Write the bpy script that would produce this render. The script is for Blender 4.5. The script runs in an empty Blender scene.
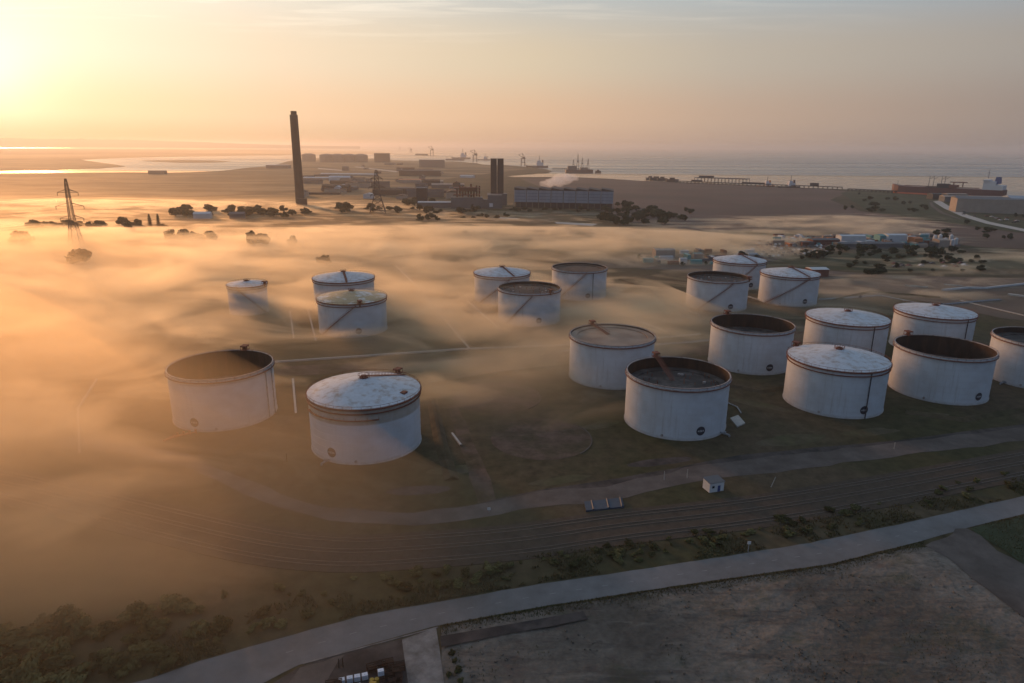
import bpy, math, random
from mathutils import Vector, Matrix, noise
from mathutils.geometry import tessellate_polygon
S = bpy.context.scene
COL = S.collection
PI = math.pi
random.seed(7)

# ------------------------------------------------------------------ camera model
FPX, HOR, ROLL, CH = 683.0, 146.0, math.radians(0.43), 100.0
PITCH = math.atan((341.5 - HOR) / FPX)
cF = Vector((0, math.cos(PITCH), -math.sin(PITCH)))
cR0 = Vector((1, 0, 0)); cU0 = Vector((0, math.sin(PITCH), math.cos(PITCH)))
cR = cR0 * math.cos(ROLL) + cU0 * math.sin(ROLL)
cU = cU0 * math.cos(ROLL) - cR0 * math.sin(ROLL)
CAM = Vector((0, 0, CH))

def ray(px, py):
    return (cF + cR * ((px - 512) / FPX) - cU * ((py - 341.5) / FPX)).normalized()

def at(px, py, z=0.0):
    d = ray(px, py)
    t = (z - CH) / min(d.z, -1e-4)
    p = CAM + d * t
    return Vector((p.x, p.y, z))

def pix(p):
    d = Vector(p) - CAM
    w = d.dot(cF)
    return 512 + FPX * d.dot(cR) / w, 341.5 - FPX * d.dot(cU) / w

cd = bpy.data.cameras.new('camera'); co = bpy.data.objects.new('camera', cd); COL.objects.link(co)
cd.sensor_width = 36; cd.lens = FPX / 1024 * 36; cd.clip_start = 0.5; cd.clip_end = 300000
M = Matrix((cR, cU, -cF)).transposed().to_4x4(); M.translation = CAM
co.matrix_world = M
S.camera = co

# ------------------------------------------------------------------ materials
def mat(name, base, rough=0.8, spec=0.3, var=0.0, scale=1.0, var2=None, mix2=None, detail=6, metal=0.0,
        bump=0.0, bscale=2.0, thr=(0.4, 0.65), stretch=(1, 1, 1), objvar=0.0):
    """base colour with noise variation; var2 = second colour mixed through a thresholded noise of scale mix2"""
    m = bpy.data.materials.new(name); m.use_nodes = True
    nt = m.node_tree; N = nt.nodes; L = nt.links
    b = N['Principled BSDF']
    b.inputs['Roughness'].default_value = rough
    b.inputs['Specular IOR Level'].default_value = spec
    b.inputs['Metallic'].default_value = metal
    tc = N.new('ShaderNodeTexCoord'); mp = N.new('ShaderNodeMapping')
    mp.inputs['Scale'].default_value = stretch
    L.new(tc.outputs['Object'], mp.inputs['Vector'])
    rgb = N.new('ShaderNodeRGB'); rgb.outputs[0].default_value = (*base, 1)
    col = rgb.outputs[0]
    if var2 is not None:
        n2 = N.new('ShaderNodeTexNoise'); n2.inputs['Scale'].default_value = mix2; n2.inputs['Detail'].default_value = detail
        n2.inputs['Roughness'].default_value = 0.62
        L.new(mp.outputs[0], n2.inputs['Vector'])
        r2 = N.new('ShaderNodeValToRGB'); r2.color_ramp.elements[0].position = thr[0]; r2.color_ramp.elements[1].position = thr[1]
        L.new(n2.outputs['Fac'], r2.inputs[0])
        mx = N.new('ShaderNodeMix'); mx.data_type = 'RGBA'
        L.new(r2.outputs[0], mx.inputs['Factor']); L.new(col, mx.inputs[6]); mx.inputs[7].default_value = (*var2, 1)
        col = mx.outputs[2]
    if var > 0:
        n1 = N.new('ShaderNodeTexNoise'); n1.inputs['Scale'].default_value = scale; n1.inputs['Detail'].default_value = 8
        n1.inputs['Roughness'].default_value = 0.7
        L.new(mp.outputs[0], n1.inputs['Vector'])
        mr = N.new('ShaderNodeMapRange'); mr.inputs[1].default_value = 0.25; mr.inputs[2].default_value = 0.75
        mr.inputs[3].default_value = 1 - var; mr.inputs[4].default_value = 1 + var
        L.new(n1.outputs['Fac'], mr.inputs[0])
        mm = N.new('ShaderNodeMix'); mm.data_type = 'RGBA'; mm.blend_type = 'MULTIPLY'; mm.inputs['Factor'].default_value = 1
        L.new(col, mm.inputs[6]); L.new(mr.outputs[0], mm.inputs[7])
        col = mm.outputs[2]
    if objvar > 0:
        oi = N.new('ShaderNodeObjectInfo')
        mr2 = N.new('ShaderNodeMapRange'); mr2.inputs[3].default_value = 1 - objvar; mr2.inputs[4].default_value = 1 + objvar
        L.new(oi.outputs['Random'], mr2.inputs[0])
        m3 = N.new('ShaderNodeMix'); m3.data_type = 'RGBA'; m3.blend_type = 'MULTIPLY'; m3.inputs['Factor'].default_value = 1
        L.new(col, m3.inputs[6]); L.new(mr2.outputs[0], m3.inputs[7]); col = m3.outputs[2]
    L.new(col, b.inputs['Base Color'])
    if bump > 0:
        nb = N.new('ShaderNodeTexNoise'); nb.inputs['Scale'].default_value = bscale; nb.inputs['Detail'].default_value = 8
        L.new(mp.outputs[0], nb.inputs['Vector'])
        bp = N.new('ShaderNodeBump'); bp.inputs['Strength'].default_value = bump; bp.inputs['Distance'].default_value = 0.3
        L.new(nb.outputs['Fac'], bp.inputs['Height']); L.new(bp.outputs[0], b.inputs['Normal'])
    return m

def tank_paint(name, base, stain, zlo, zhi, amount, streak=0.5):
    """white paint with vertical rust/grime streaks, plate courses and a grimy band between zlo and zhi"""
    m = bpy.data.materials.new(name); m.use_nodes = True
    nt = m.node_tree; N = nt.nodes; L = nt.links; b = N['Principled BSDF']
    b.inputs['Roughness'].default_value = 0.55; b.inputs['Specular IOR Level'].default_value = 0.3
    tc = N.new('ShaderNodeTexCoord'); sp = N.new('ShaderNodeSeparateXYZ'); L.new(tc.outputs['Object'], sp.inputs[0])
    def noise_(scale, st, det=6):
        mp = N.new('ShaderNodeMapping'); mp.inputs['Scale'].default_value = st; L.new(tc.outputs['Object'], mp.inputs[0])
        n = N.new('ShaderNodeTexNoise'); n.inputs['Scale'].default_value = scale; n.inputs['Detail'].default_value = det
        n.inputs['Roughness'].default_value = 0.65
        L.new(mp.outputs[0], n.inputs[0]); return n.outputs['Fac']
    def rng(v, a, b_, c, d):
        r = N.new('ShaderNodeMapRange'); L.new(v, r.inputs[0])
        for i, x in enumerate((a, b_, c, d)): r.inputs[i + 1].default_value = x
        return r.outputs[0]
    def mth(op, a, b_):
        r = N.new('ShaderNodeMath'); r.operation = op
        for i, x in enumerate((a, b_)):
            if isinstance(x, (int, float)): r.inputs[i].default_value = x
            else: L.new(x, r.inputs[i])
        r.use_clamp = True
        return r.outputs[0]
    st = rng(noise_(0.9, (1, 1, 0.05)), 0.52, 0.8, 0, streak)
    sm = rng(noise_(0.13, (1, 1, 1.4)), 0.4, 0.75, 0, 0.35)
    band = mth('MULTIPLY', rng(sp.outputs[2], zlo - 0.25, zlo + 0.25, 0, 1), rng(noise_(0.3, (1, 1, .3)), 0.2, 0.6, 0.5, 1))
    band = mth('MULTIPLY', band, amount)
    foot = mth('MULTIPLY', rng(sp.outputs[2], 0.1, 1.4, 0.8, 0), rng(noise_(0.5, (1, 1, 1)), 0.3, 0.6, 0.3, 1))
    f = mth('MAXIMUM', mth('MAXIMUM', st, sm), mth('MAXIMUM', band, foot))
    wv = N.new('ShaderNodeMath'); wv.operation = 'FRACT'
    dv = N.new('ShaderNodeMath'); dv.operation = 'DIVIDE'; L.new(sp.outputs[2], dv.inputs[0]); dv.inputs[1].default_value = 2.42
    L.new(dv.outputs[0], wv.inputs[0])
    seam = rng(wv.outputs[0], 0.0, 0.05, 0.86, 1.0)
    mx = N.new('ShaderNodeMix'); mx.data_type = 'RGBA'
    L.new(f, mx.inputs['Factor']); mx.inputs[6].default_value = (*base, 1); mx.inputs[7].default_value = (*stain, 1)
    mm = N.new('ShaderNodeMix'); mm.data_type = 'RGBA'; mm.blend_type = 'MULTIPLY'; mm.inputs['Factor'].default_value = 1
    L.new(mx.outputs[2], mm.inputs[6]); L.new(seam, mm.inputs[7])
    L.new(mm.outputs[2], b.inputs['Base Color'])
    return m

def volume(name, col, dens, aniso, wisp=None):
    m = bpy.data.materials.new(name); m.use_nodes = True
    N = m.node_tree.nodes; N.remove(N['Principled BSDF'])
    v = N.new('ShaderNodeVolumePrincipled'); v.inputs['Color'].default_value = (*col, 1)
    v.inputs['Density'].default_value = dens; v.inputs['Anisotropy'].default_value = aniso
    m.node_tree.links.new(v.outputs[0], N['Material Output'].inputs['Volume'])
    if wisp:
        L = m.node_tree.links; sc, st, lo, hi, rot, off, step = wisp
        tc = N.new('ShaderNodeTexCoord'); mp = N.new('ShaderNodeMapping'); mp.inputs['Rotation'].default_value = (0, 0, rot); mp.inputs['Scale'].default_value = (sc * st, sc, sc * 1.6); mp.inputs['Location'].default_value = (off, off * .7, 0)
        L.new(tc.outputs['Object'], mp.inputs[0])
        n = N.new('ShaderNodeTexNoise'); n.inputs['Scale'].default_value = 1; n.inputs['Detail'].default_value = 4.5; n.inputs['Roughness'].default_value = .58; n.inputs['Distortion'].default_value = 1.1; L.new(mp.outputs[0], n.inputs[0])
        r = N.new('ShaderNodeMapRange'); r.interpolation_type = 'SMOOTHSTEP'; r.inputs[1].default_value = lo; r.inputs[2].default_value = hi; r.inputs[3].default_value = 0; r.inputs[4].default_value = dens; L.new(n.outputs['Fac'], r.inputs[0])
        sp = N.new('ShaderNodeSeparateXYZ'); L.new(tc.outputs['Object'], sp.inputs[0])
        fz = N.new('ShaderNodeMapRange'); fz.interpolation_type = 'SMOOTHSTEP'; fz.inputs[1].default_value = 2; fz.inputs[2].default_value = 27; fz.inputs[3].default_value = 1.35; fz.inputs[4].default_value = .1; L.new(sp.outputs[2], fz.inputs[0])
        mu = N.new('ShaderNodeMath'); mu.operation = 'MULTIPLY'; L.new(r.outputs[0], mu.inputs[0]); L.new(fz.outputs[0], mu.inputs[1]); L.new(mu.outputs[0], v.inputs['Density'])
        m.cycles.volume_step_rate = step
    return m

MT = {}
MT['white'] = tank_paint('tank white paint', (.55, .56, .57), (.30, .235, .18), 30, 31, 0, .75)
MT['white_band'] = tank_paint('tank white paint with grime band', (.55, .56, .58), (.30, .25, .18), 13.6, 20, .8, .4)
MT['white_dirty'] = tank_paint('tank weathered paint', (.56, .55, .53), (.30, .22, .16), 17.3, 20, .5, .55)
MT['roof_white'] = mat('roof white paint', (.50, .51, .52), .6, .3, .12, .6, (.31, .23, .17), .35, thr=(.48, .72))
MT['roof_yellow'] = mat('rust dusted roof', (.44, .33, .19), .8, .2, .2, .5, (.62, .60, .55), .12, thr=(.5, .62))
MT['roof_dusty'] = mat('brown dusty floating roof', (.13, .085, .06), .85, .2, .25, .3, (.08, .055, .04), .2)
MT['roof_tan'] = mat('tan floating roof', (.34, .25, .18), .85, .2, .2, .3, (.22, .15, .105), .15)
MT['roof_dark'] = mat('dark floating roof', (.05, .043, .039), .85, .2, .3, .4, (.10, .088, .078), .22, thr=(.48, .62))
MT['rust'] = mat('rust brown steel', (.18, .068, .045), .85, .2, .35, 1.2)
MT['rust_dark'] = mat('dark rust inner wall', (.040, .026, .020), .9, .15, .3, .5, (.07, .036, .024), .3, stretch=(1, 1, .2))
MT['rim'] = mat('rim grey steel', (.36, .32, .29), .7, .3, .2, .8, (.16, .09, .06), .7, thr=(.5, .7))
MT['pipe_dark'] = mat('dark pipe', (.05, .045, .045), .7, .3)
MT['steel'] = mat('galvanised steel', (.26, .26, .26), .6, .4, .2, 1)
MT['roundel'] = mat('dark roundel paint', (.035, .035, .045), .6, .3)
MT['roundel_mark'] = mat('pale mark', (.42, .42, .42), .6, .3)
MT['concrete'] = mat('concrete', (.24, .215, .19), .9, .2, .25, .5, (.12, .10, .085), .22, bump=.2)
MT['wall_pale'] = mat('pale concrete wall', (.42, .39, .34), .9, .2, .2, .5)
MT['ground'] = mat('ground grass', (.054, .050, .023), .95, .1, .5, .22, (.088, .064, .039), .016, thr=(.4, .62), detail=9)
MT['bare'] = mat('bare earth', (.16, .115, .085), .95, .1, .35, .08, (.10, .08, .058), .02, detail=9)
MT['pad'] = mat('earth pad', (.115, .078, .057), .95, .1, .5, .25, (.07, .056, .033), .09, thr=(.42, .62), detail=9)
MT['worn'] = mat('worn grass', (.10, .08, .05), .95, .1, .4, .2, (.075, .07, .034), .06, thr=(.4, .62), detail=9)
MT['heath'] = mat('brown heath', (.155, .105, .082), .95, .1, .35, .012, (.095, .072, .055), .006, detail=9)
MT['scrub'] = mat('green scrub ground', (.042, .055, .028), .95, .1, .5, .03, (.07, .07, .04), .012, detail=9)
MT['marsh'] = mat('marsh', (.10, .08, .05), .95, .1, .45, .012, (.20, .15, .085), .006, detail=10, stretch=(.5, 1, 1), thr=(.42, .6))
def dirt_mat():
    m = mat('scraped dirt', (.102, .084, .066), .95, .1, .35, .5, (.185, .156, .125), .03, thr=(.42, .62), detail=12, bump=1, bscale=.9)
    nt = m.node_tree; N = nt.nodes; L = nt.links; b = N['Principled BSDF']; src = b.inputs['Base Color'].links[0].from_socket
    tc = N.new('ShaderNodeTexCoord')
    def layer(src, rot, sc, lo, hi, col, amt):
        mp = N.new('ShaderNodeMapping'); mp.inputs['Rotation'].default_value = (0, 0, rot); mp.inputs['Scale'].default_value = sc; L.new(tc.outputs['Object'], mp.inputs[0])
        n = N.new('ShaderNodeTexNoise'); n.inputs['Scale'].default_value = 1; n.inputs['Detail'].default_value = 10; n.inputs['Roughness'].default_value = .68; n.inputs['Distortion'].default_value = .5; L.new(mp.outputs[0], n.inputs[0])
        r = N.new('ShaderNodeMapRange'); r.inputs[1].default_value = lo; r.inputs[2].default_value = hi; r.inputs[3].default_value = 0; r.inputs[4].default_value = amt; L.new(n.outputs['Fac'], r.inputs[0])
        x = N.new('ShaderNodeMix'); x.data_type = 'RGBA'; L.new(r.outputs[0], x.inputs['Factor']); L.new(src, x.inputs[6]); x.inputs[7].default_value = (*col, 1); return x.outputs[2]
    o = layer(src, .5, (.035, .28, 1), .52, .66, (.07, .055, .046), .8)
    o = layer(o, -.7, (.05, .4, 1), .55, .68, (.22, .187, .15), .5)
    o = layer(o, .1, (.16, .22, 1), .56, .66, (.12, .082, .066), .5)
    o = layer(o, .9, (.3, .38, 1), .56, .68, (.05, .043, .037), .6)
    o = layer(o, .3, (.07, .09, 1), .55, .68, (.07, .07, .036), .55)
    L.new(o, b.inputs['Base Color']); return m
MT['dirt'] = dirt_mat()
MT['asphalt'] = mat('asphalt', (.165, .158, .152), .85, .25, .18, .25, (.125, .118, .11), .05, detail=8, stretch=(1, 1, 1))
MT['track'] = mat('gravel track', (.128, .104, .088), .95, .15, .3, .18, (.082, .067, .056), .05, detail=8)
MT['yard'] = mat('oily yard', (.075, .06, .052), .9, .2, .4, .3, (.035, .03, .028), .1, thr=(.45, .6))
MT['ballast'] = mat('ballast', (.072, .055, .040), .95, .1, .4, .5)
MT['paint'] = mat('road paint', (.24, .23, .22), .8, .2, .3, 2)
MT['rail'] = mat('rail steel', (.21, .165, .13), .45, .5, metal=.6)
MT['brick'] = mat('chimney concrete', (.105, .075, .06), .9, .15, .2, .04)
MT['clad_blue'] = mat('blue grey cladding', (.24, .285, .33), .6, .3, .2, .15, stretch=(1, 1, .2))
MT['clad_dark'] = mat('dark cladding', (.026, .028, .036), .7, .3, .2, .1)
MT['clad_grey'] = mat('grey cladding', (.115, .115, .115), .7, .3, .15, .1)
MT['clad_red'] = mat('red brown steelwork', (.16, .06, .045), .8, .2, .2, .2)
MT['clad_white'] = mat('white cladding', (.55, .54, .52), .7, .3, .15, .2)
MT['clad_teal'] = mat('teal cladding', (.12, .30, .29), .7, .3, .1, .2)
MT['clad_orange'] = mat('orange cladding', (.48, .17, .07), .7, .3, .1, .2)
MT['clad_tan'] = mat('tan cladding', (.36, .28, .22), .8, .2, .15, .1)
MT['pylon'] = mat('pylon steel', (.07, .06, .055), .8, .2)
MT['bark'] = mat('bark', (.06, .045, .03), .95, .1)
MT['leaf'] = mat('foliage', (.075, .075, .028), .9, .15, .5, .35, (.13, .105, .045), .12, objvar=.5)
MT['leaf_dark'] = mat('dark foliage', (.036, .046, .022), .9, .15, .4, .3, objvar=.3)
MT['leaf_straw'] = mat('dry grass', (.13, .10, .05), .95, .1, .45, .12, (.065, .068, .03), .06, objvar=.2)
MT['hull_red'] = mat('red hull', (.12, .032, .03), .6, .4, .15, .05)
MT['hull_dark'] = mat('dark hull', (.05, .035, .04), .6, .4, .2, .05)
MT['hull_orange'] = mat('orange boot topping', (.75, .16, .08), .6, .3)
MT['ship_white'] = mat('ship white', (.62, .60, .58), .6, .4)
MT['funnel_blue'] = mat('blue funnel', (.03, .06, .18), .5, .4)
MT['glass'] = mat('dark glass', (.02, .025, .03), .15, .5)
MT['tote'] = mat('white plastic', (.62, .64, .68), .4, .4, .1, 3)
MT['yellow'] = mat('yellow paint', (.42, .27, .04), .6, .3)
MT['tarp'] = mat('blue grey tarp', (.045, .06, .08), .6, .3, .2, 1)
MT['tyre'] = mat('black rubber', (.02, .02, .02), .9, .2)

def water_mat():
    m = bpy.data.materials.new('estuary water'); m.use_nodes = True
    nt = m.node_tree; N = nt.nodes; L = nt.links; b = N['Principled BSDF']
    b.inputs['Base Color'].default_value = (.05, .06, .065, 1); b.inputs['IOR'].default_value = 1.33
    tc = N.new('ShaderNodeTexCoord'); mp = N.new('ShaderNodeMapping'); mp.inputs['Scale'].default_value = (.00016, .0019, 1)
    L.new(tc.outputs['Object'], mp.inputs[0])
    n = N.new('ShaderNodeTexNoise'); n.inputs['Scale'].default_value = 2.2; n.inputs['Detail'].default_value = 6
    L.new(mp.outputs[0], n.inputs[0])
    r = N.new('ShaderNodeMapRange'); r.inputs[1].default_value = .35; r.inputs[2].default_value = .68; r.inputs[3].default_value = .17; r.inputs[4].default_value = .36
    L.new(n.outputs['Fac'], r.inputs[0]); L.new(r.outputs[0], b.inputs['Roughness'])
    return m
MT['water'] = water_mat()

# ------------------------------------------------------------------ mesh builder
class MB:
    def __init__(s): s.v = []; s.f = []; s.m = []; s.mi = 0
    def add(s, vs, fs):
        o = len(s.v); s.v.extend([tuple(v) for v in vs]); s.f.extend([tuple(i + o for i in f) for f in fs]); s.m.extend([s.mi] * len(fs)); return s
    def box(s, c, d, rz=0.0, taper=1.0):
        x, y, z = d[0] / 2, d[1] / 2, d[2] / 2; ca, sa = math.cos(rz), math.sin(rz); vs = []
        for k, t in ((-1, 1), (1, taper)):
            for a, b in ((-1, -1), (1, -1), (1, 1), (-1, 1)):
                X, Y = a * x * t, b * y * t
                vs.append((c[0] + X * ca - Y * sa, c[1] + X * sa + Y * ca, c[2] + k * z))
        return s.add(vs, [(0, 3, 2, 1), (4, 5, 6, 7), (0, 1, 5, 4), (1, 2, 6, 5), (2, 3, 7, 6), (3, 0, 4, 7)])
    def tube(s, p, q, r, n=6, r2=None):
        p, q = Vector(p), Vector(q); r2 = r if r2 is None else r2; d = (q - p)
        if d.length < 1e-6: return s
        d.normalize(); a = d.orthogonal().normalized(); b = d.cross(a); vs = []
        for c, R in ((p, r), (q, r2)):
            for i in range(n):
                t = 2 * PI * i / n; vs.append(c + a * R * math.cos(t) + b * R * math.sin(t))
        fs = [(i, (i + 1) % n, n + (i + 1) % n, n + i) for i in range(n)] + [tuple(range(n - 1, -1, -1)), tuple(range(n, 2 * n))]
        return s.add(vs, fs)
    def lathe(s, prof, n=64, c=(0, 0, 0), a0=0.0, a1=2 * PI):
        full = abs(a1 - a0 - 2 * PI) < 1e-6; k = n if full else n + 1; P = len(prof); vs = []
        for i in range(k):
            t = a0 + (a1 - a0) * i / n
            for r, z in prof: vs.append((c[0] + r * math.cos(t), c[1] + r * math.sin(t), c[2] + z))
        fs = []
        for i in range(n):
            j = (i + 1) % k
            for p in range(P - 1): fs.append((i * P + p, j * P + p, j * P + p + 1, i * P + p + 1))
        return s.add(vs, fs)
    def ring(s, r0, r1, z0, z1, n=64, a0=0.0, a1=2 * PI):
        return s.lathe([(r0, z0), (r1, z0), (r1, z1), (r0, z1), (r0, z0)], n, (0, 0, 0), a0, a1)
    def prism(s, poly, z0, z1):
        n = len(poly); vs = [(p[0], p[1], z0) for p in poly] + [(p[0], p[1], z1) for p in poly]
        return s.add(vs, [tuple(range(n - 1, -1, -1)), tuple(range(n, 2 * n))] + [(i, (i + 1) % n, n + (i + 1) % n, n + i) for i in range(n)])
    def build(s, name, m, parent=None, smooth=False):
        me = bpy.data.meshes.new(name); me.from_pydata(s.v, [], s.f)
        for x in (m if isinstance(m, (list, tuple)) else [m]): me.materials.append(MT[x] if isinstance(x, str) else x)
        if any(s.m): me.polygons.foreach_set('material_index', s.m)
        if smooth: me.polygons.foreach_set('use_smooth', [True] * len(s.f))
        me.update()
        o = bpy.data.objects.new(name, me); COL.objects.link(o)
        if parent: o.parent = parent
        return o

def tag(o, label=None, cat=None, group=None, kind=None):
    if label: o['label'] = label
    if cat: o['category'] = cat
    if group: o['group'] = group
    if kind: o['kind'] = kind
    return o

def empty(name, loc, rz=0.0, label=None, cat=None, group=None):
    o = bpy.data.objects.new(name, None); COL.objects.link(o); o.location = loc; o.rotation_euler = (0, 0, rz)
    o.empty_display_size = 1
    return tag(o, label, cat, group)

def copy_tree(o, parent=None):
    c = o.copy(); COL.objects.link(c)
    if parent: c.parent = parent
    for ch in list(o.children): copy_tree(ch, c)
    return c

def fbm(x, y, z=0.0, oct=4):
    v = 0; a = 1; t = 0
    for i in range(oct):
        v += a * noise.noise(Vector((x, y, z + i * 7.3))); t += a; a *= .5; x *= 2.03; y *= 2.03
    return v / t

def sheet(name, pts, z, m, jitter=0.0, step=None, label=None):
    """ground sheet from a world polygon (list of Vectors), outline subdivided and roughened"""
    out = []
    n = len(pts)
    for i in range(n):
        a, b = Vector(pts[i][:2]), Vector(pts[(i + 1) % n][:2]); L = (b - a).length
        k = max(1, int(L / step)) if step else 1
        k = min(k, 60)
        nr = Vector((-(b - a).y, (b - a).x)).normalized() if L > 0 else Vector((0, 0))
        for j in range(k):
            t = j / k; p = a.lerp(b, t)
            if jitter and j: p = p + nr * jitter * (fbm(p.x / (step * 2.2), p.y / (step * 2.2), 3.1) * 2)
            out.append(Vector((p.x, p.y, z)))
    tris = tessellate_polygon([out])
    mb = MB(); mb.add(out, [])
    for t in tris:
        a, b, c = (out[i] for i in t)
        up = (b - a).cross(c - a).z > 0
        mb.f.append(tuple(t) if up else (t[2], t[1], t[0])); mb.m.append(0)
    k = len(out)
    lo = [(p.x, p.y, z - .02 if z > 0.001 else z - 4) for p in out]
    if z <= 0.001:
        mb.add(lo, []); 
        for i in range(k): mb.f.append((i, (i + 1) % k, k + (i + 1) % k, k + i)); mb.m.append(0)
    o = mb.build(name, m); o['kind'] = 'structure'
    return o

def psheet(name, px, z, m, jitter=0.0, step=None):
    return sheet(name, [at(x, y) for x, y in px], z, m, jitter, step)

def strip(name, upper, lower, z, m, jitter=0.0, step=None):
    return psheet(name, upper + lower[::-1], z, m, jitter, step)

# ------------------------------------------------------------------ setting: sea, land
mb = MB(); n = 96
mb.add([(0, 0, -2)] + [(r * math.cos(2 * PI * i / n), r * math.sin(2 * PI * i / n), -2) for r in (4000., 60000.) for i in range(n)],
       [(0, 1 + i, 1 + (i + 1) % n) for i in range(n)] + [(1 + i, 1 + n + i, 1 + n + (i + 1) % n, 1 + (i + 1) % n) for i in range(n)])
tag(mb.build('water', 'water'), kind='structure')

shore = [(1500, 222), (1200, 208), (1090, 201.5), (1024, 199), (960, 198), (935, 194.5), (900, 191.5), (850, 189.5), (800, 187.5), (760, 185.5), (700, 182.7), (660, 181.2), (640, 180.7),
         (606, 178.6), (565, 176.8), (537, 177), (515, 177), (506, 176.2), (514, 175.2), (534, 173.7), (549, 172.2), (552, 171), (545, 169), (536, 167.9), (518, 166), (504, 165), (500, 165.7),
         (482, 164.4), (475, 163), (455, 161.6), (424, 161), (400, 160.5), (389, 160), (375, 158.6), (347, 158), (302, 158), (285, 162), (272, 166), (250, 167.5), (223, 170.7), (200, 172), (165, 172.8),
         (130, 172.3), (100, 172.6), (40, 173.0), (-60, 173.6), (-400, 176)]
land = [at(x, y) for x, y in shore] + [Vector((-6000, 1500, 0)), Vector((-6000, -600, 0)), Vector((3500, -600, 0)), Vector((3500, 800, 0))]
g = sheet('ground', land, 0.0, 'ground', 6.0, 90)
psheet('marsh', [(300, 158.4), (285, 162.5), (272, 166.4), (250, 167.9), (223, 171.1), (165, 173.1), (100, 173), (40, 173.4), (-400, 176.5), (-400, 196), (100, 197), (270, 196), (420, 196), (440, 180), (500, 172), (530, 169), (500, 166.6), (455, 162.2), (400, 161), (347, 158.6)], .06, 'marsh', 8, 90)
psheet('marsh', [(80, 159.6), (100, 162.5), (115, 164.5), (125, 166), (100, 168), (60, 169.2), (0, 170.3), (-400, 172), (-400, 150), (-100, 149), (60, 148.3), (170, 148.6), (260, 149.5), (330, 150.4), (378, 151.4), (393, 153.4), (350, 154), (300, 154.6), (232, 155.6), (170, 156.6), (120, 157.6)], 0.0, 'marsh', 10, 120)
psheet('mudflat', [(140, 160.4), (180, 159.6), (215, 160.4), (231, 161.3), (215, 162.3), (180, 162.4), (155, 161.5)], -1.0, 'marsh', 4, 90)
psheet('heath', [(520, 178.6), (565, 177.3), (606, 179.1), (660, 181.7), (700, 183.3), (760, 186.1), (830, 189.4), (850, 192), (830, 200), (860, 211), (930, 221), (1010, 232), (1120, 241), (1120, 252), (980, 247), (900, 237), (800, 231), (700, 231), (640, 226), (612, 214), (560, 196)], .08, 'heath', 5, 40)
psheet('scrubland', [(840, 193), (856, 190.2), (900, 192.2), (930, 195.5), (940, 200), (1000, 216), (1100, 235), (1100, 243), (1010, 231), (930, 220), (868, 211)], .12, 'scrub', 4, 40)
psheet('field', [(775, 258), (830, 254), (880, 252), (960, 258), (1080, 256), (1080, 268), (960, 270), (870, 271), (800, 268)], .1, 'scrub', 3, 25)
psheet('waste_ground', [(800, 276), (830, 271), (900, 276), (1010, 278), (1120, 282), (1120, 330), (1000, 318), (900, 296), (830, 300), (818, 290)], .1, 'bare', 4, 25)
psheet('waste_ground', [(560, 262), (640, 255), (740, 250), (760, 256), (740, 268), (690, 272), (640, 268), (580, 268)], .1, 'bare', 3, 25)
# far hills beyond the estuary
mb = MB(); K = 180
for i in range(K + 1):
    px = -420 + 780 * i / K
    base = at(px, 150.2 - .0075 * (px - 0) * 0 - 1.2)
    d = ray(px, 146); dh = Vector((d.x, d.y, 0)).normalized(); R = 21000 + 900 * fbm(i * .05, 1)
    fall = max(0.0, min(1.0, (350 - px) / 260.0)); fall = fall * fall * (3 - 2 * fall)
    hgt = 100 + (88 + 30 * fbm(i * .06, 4) + 30 * max(0, fbm(i * .9, 9)) + 30 * max(0, fbm(i * 2.3, 2) - .1)) * fall - 40 * (1 - fall)
    for k, (dr, z) in enumerate(((-2500, -3), (-900, hgt * .5), (0, hgt), (800, hgt * .6), (1800, -3))):
        p = dh * (R + dr); mb.v.append((p.x, p.y, z))
for i in range(K):
    for k in range(4): a = i * 5 + k; mb.f.append((a, a + 5, a + 6, a + 1)); mb.m.append(0)
tag(mb.build('hills', 'scrub', smooth=True), kind='structure')

# ------------------------------------------------------------------ roads and ground near the camera
road_up = [(-60, 735), (60, 700), (150, 679), (200, 661), (280, 638.5), (358, 616.5), (436, 602.5), (540, 584), (620, 572.5), (700, 560.4), (811, 543), (907, 522.6), (965, 509.5), (1024, 496), (1150, 467)]
road_lo = [(60, 790), (150, 740), (230, 699), (299, 665), (358, 647.7), (436, 626), (540, 607), (620, 594.5), (700, 582.6), (830, 564), (922, 541), (967, 528), (1024, 514), (1150, 484)]
strip('road', road_up, road_lo, .05, 'asphalt', .25, 3)
trk_up = [(60, 436), (120, 441), (190, 455), (230, 473), (280, 494), (330, 508), (414, 513), (480, 504), (540, 491), (606, 487), (700, 465), (760, 458), (860, 447), (1024, 427), (1150, 412)]
trk_lo = [(60, 446), (120, 452), (190, 468), (230, 487), (280, 508), (330, 521), (414, 526), (480, 518), (540, 507), (606, 501), (700, 481), (760, 474), (860, 461), (1024, 441), (1150, 425)]
strip('gravel_track', trk_up, trk_lo, .05, 'track', 1.3, 6)
psheet('gravel_track', [(420, 519), (520, 494), (620, 478), (740, 455), (900, 440), (1024, 424), (1024, 432), (900, 450), (700, 470), (606, 492), (480, 512)], .034, 'yard', .6, 8)
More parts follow.
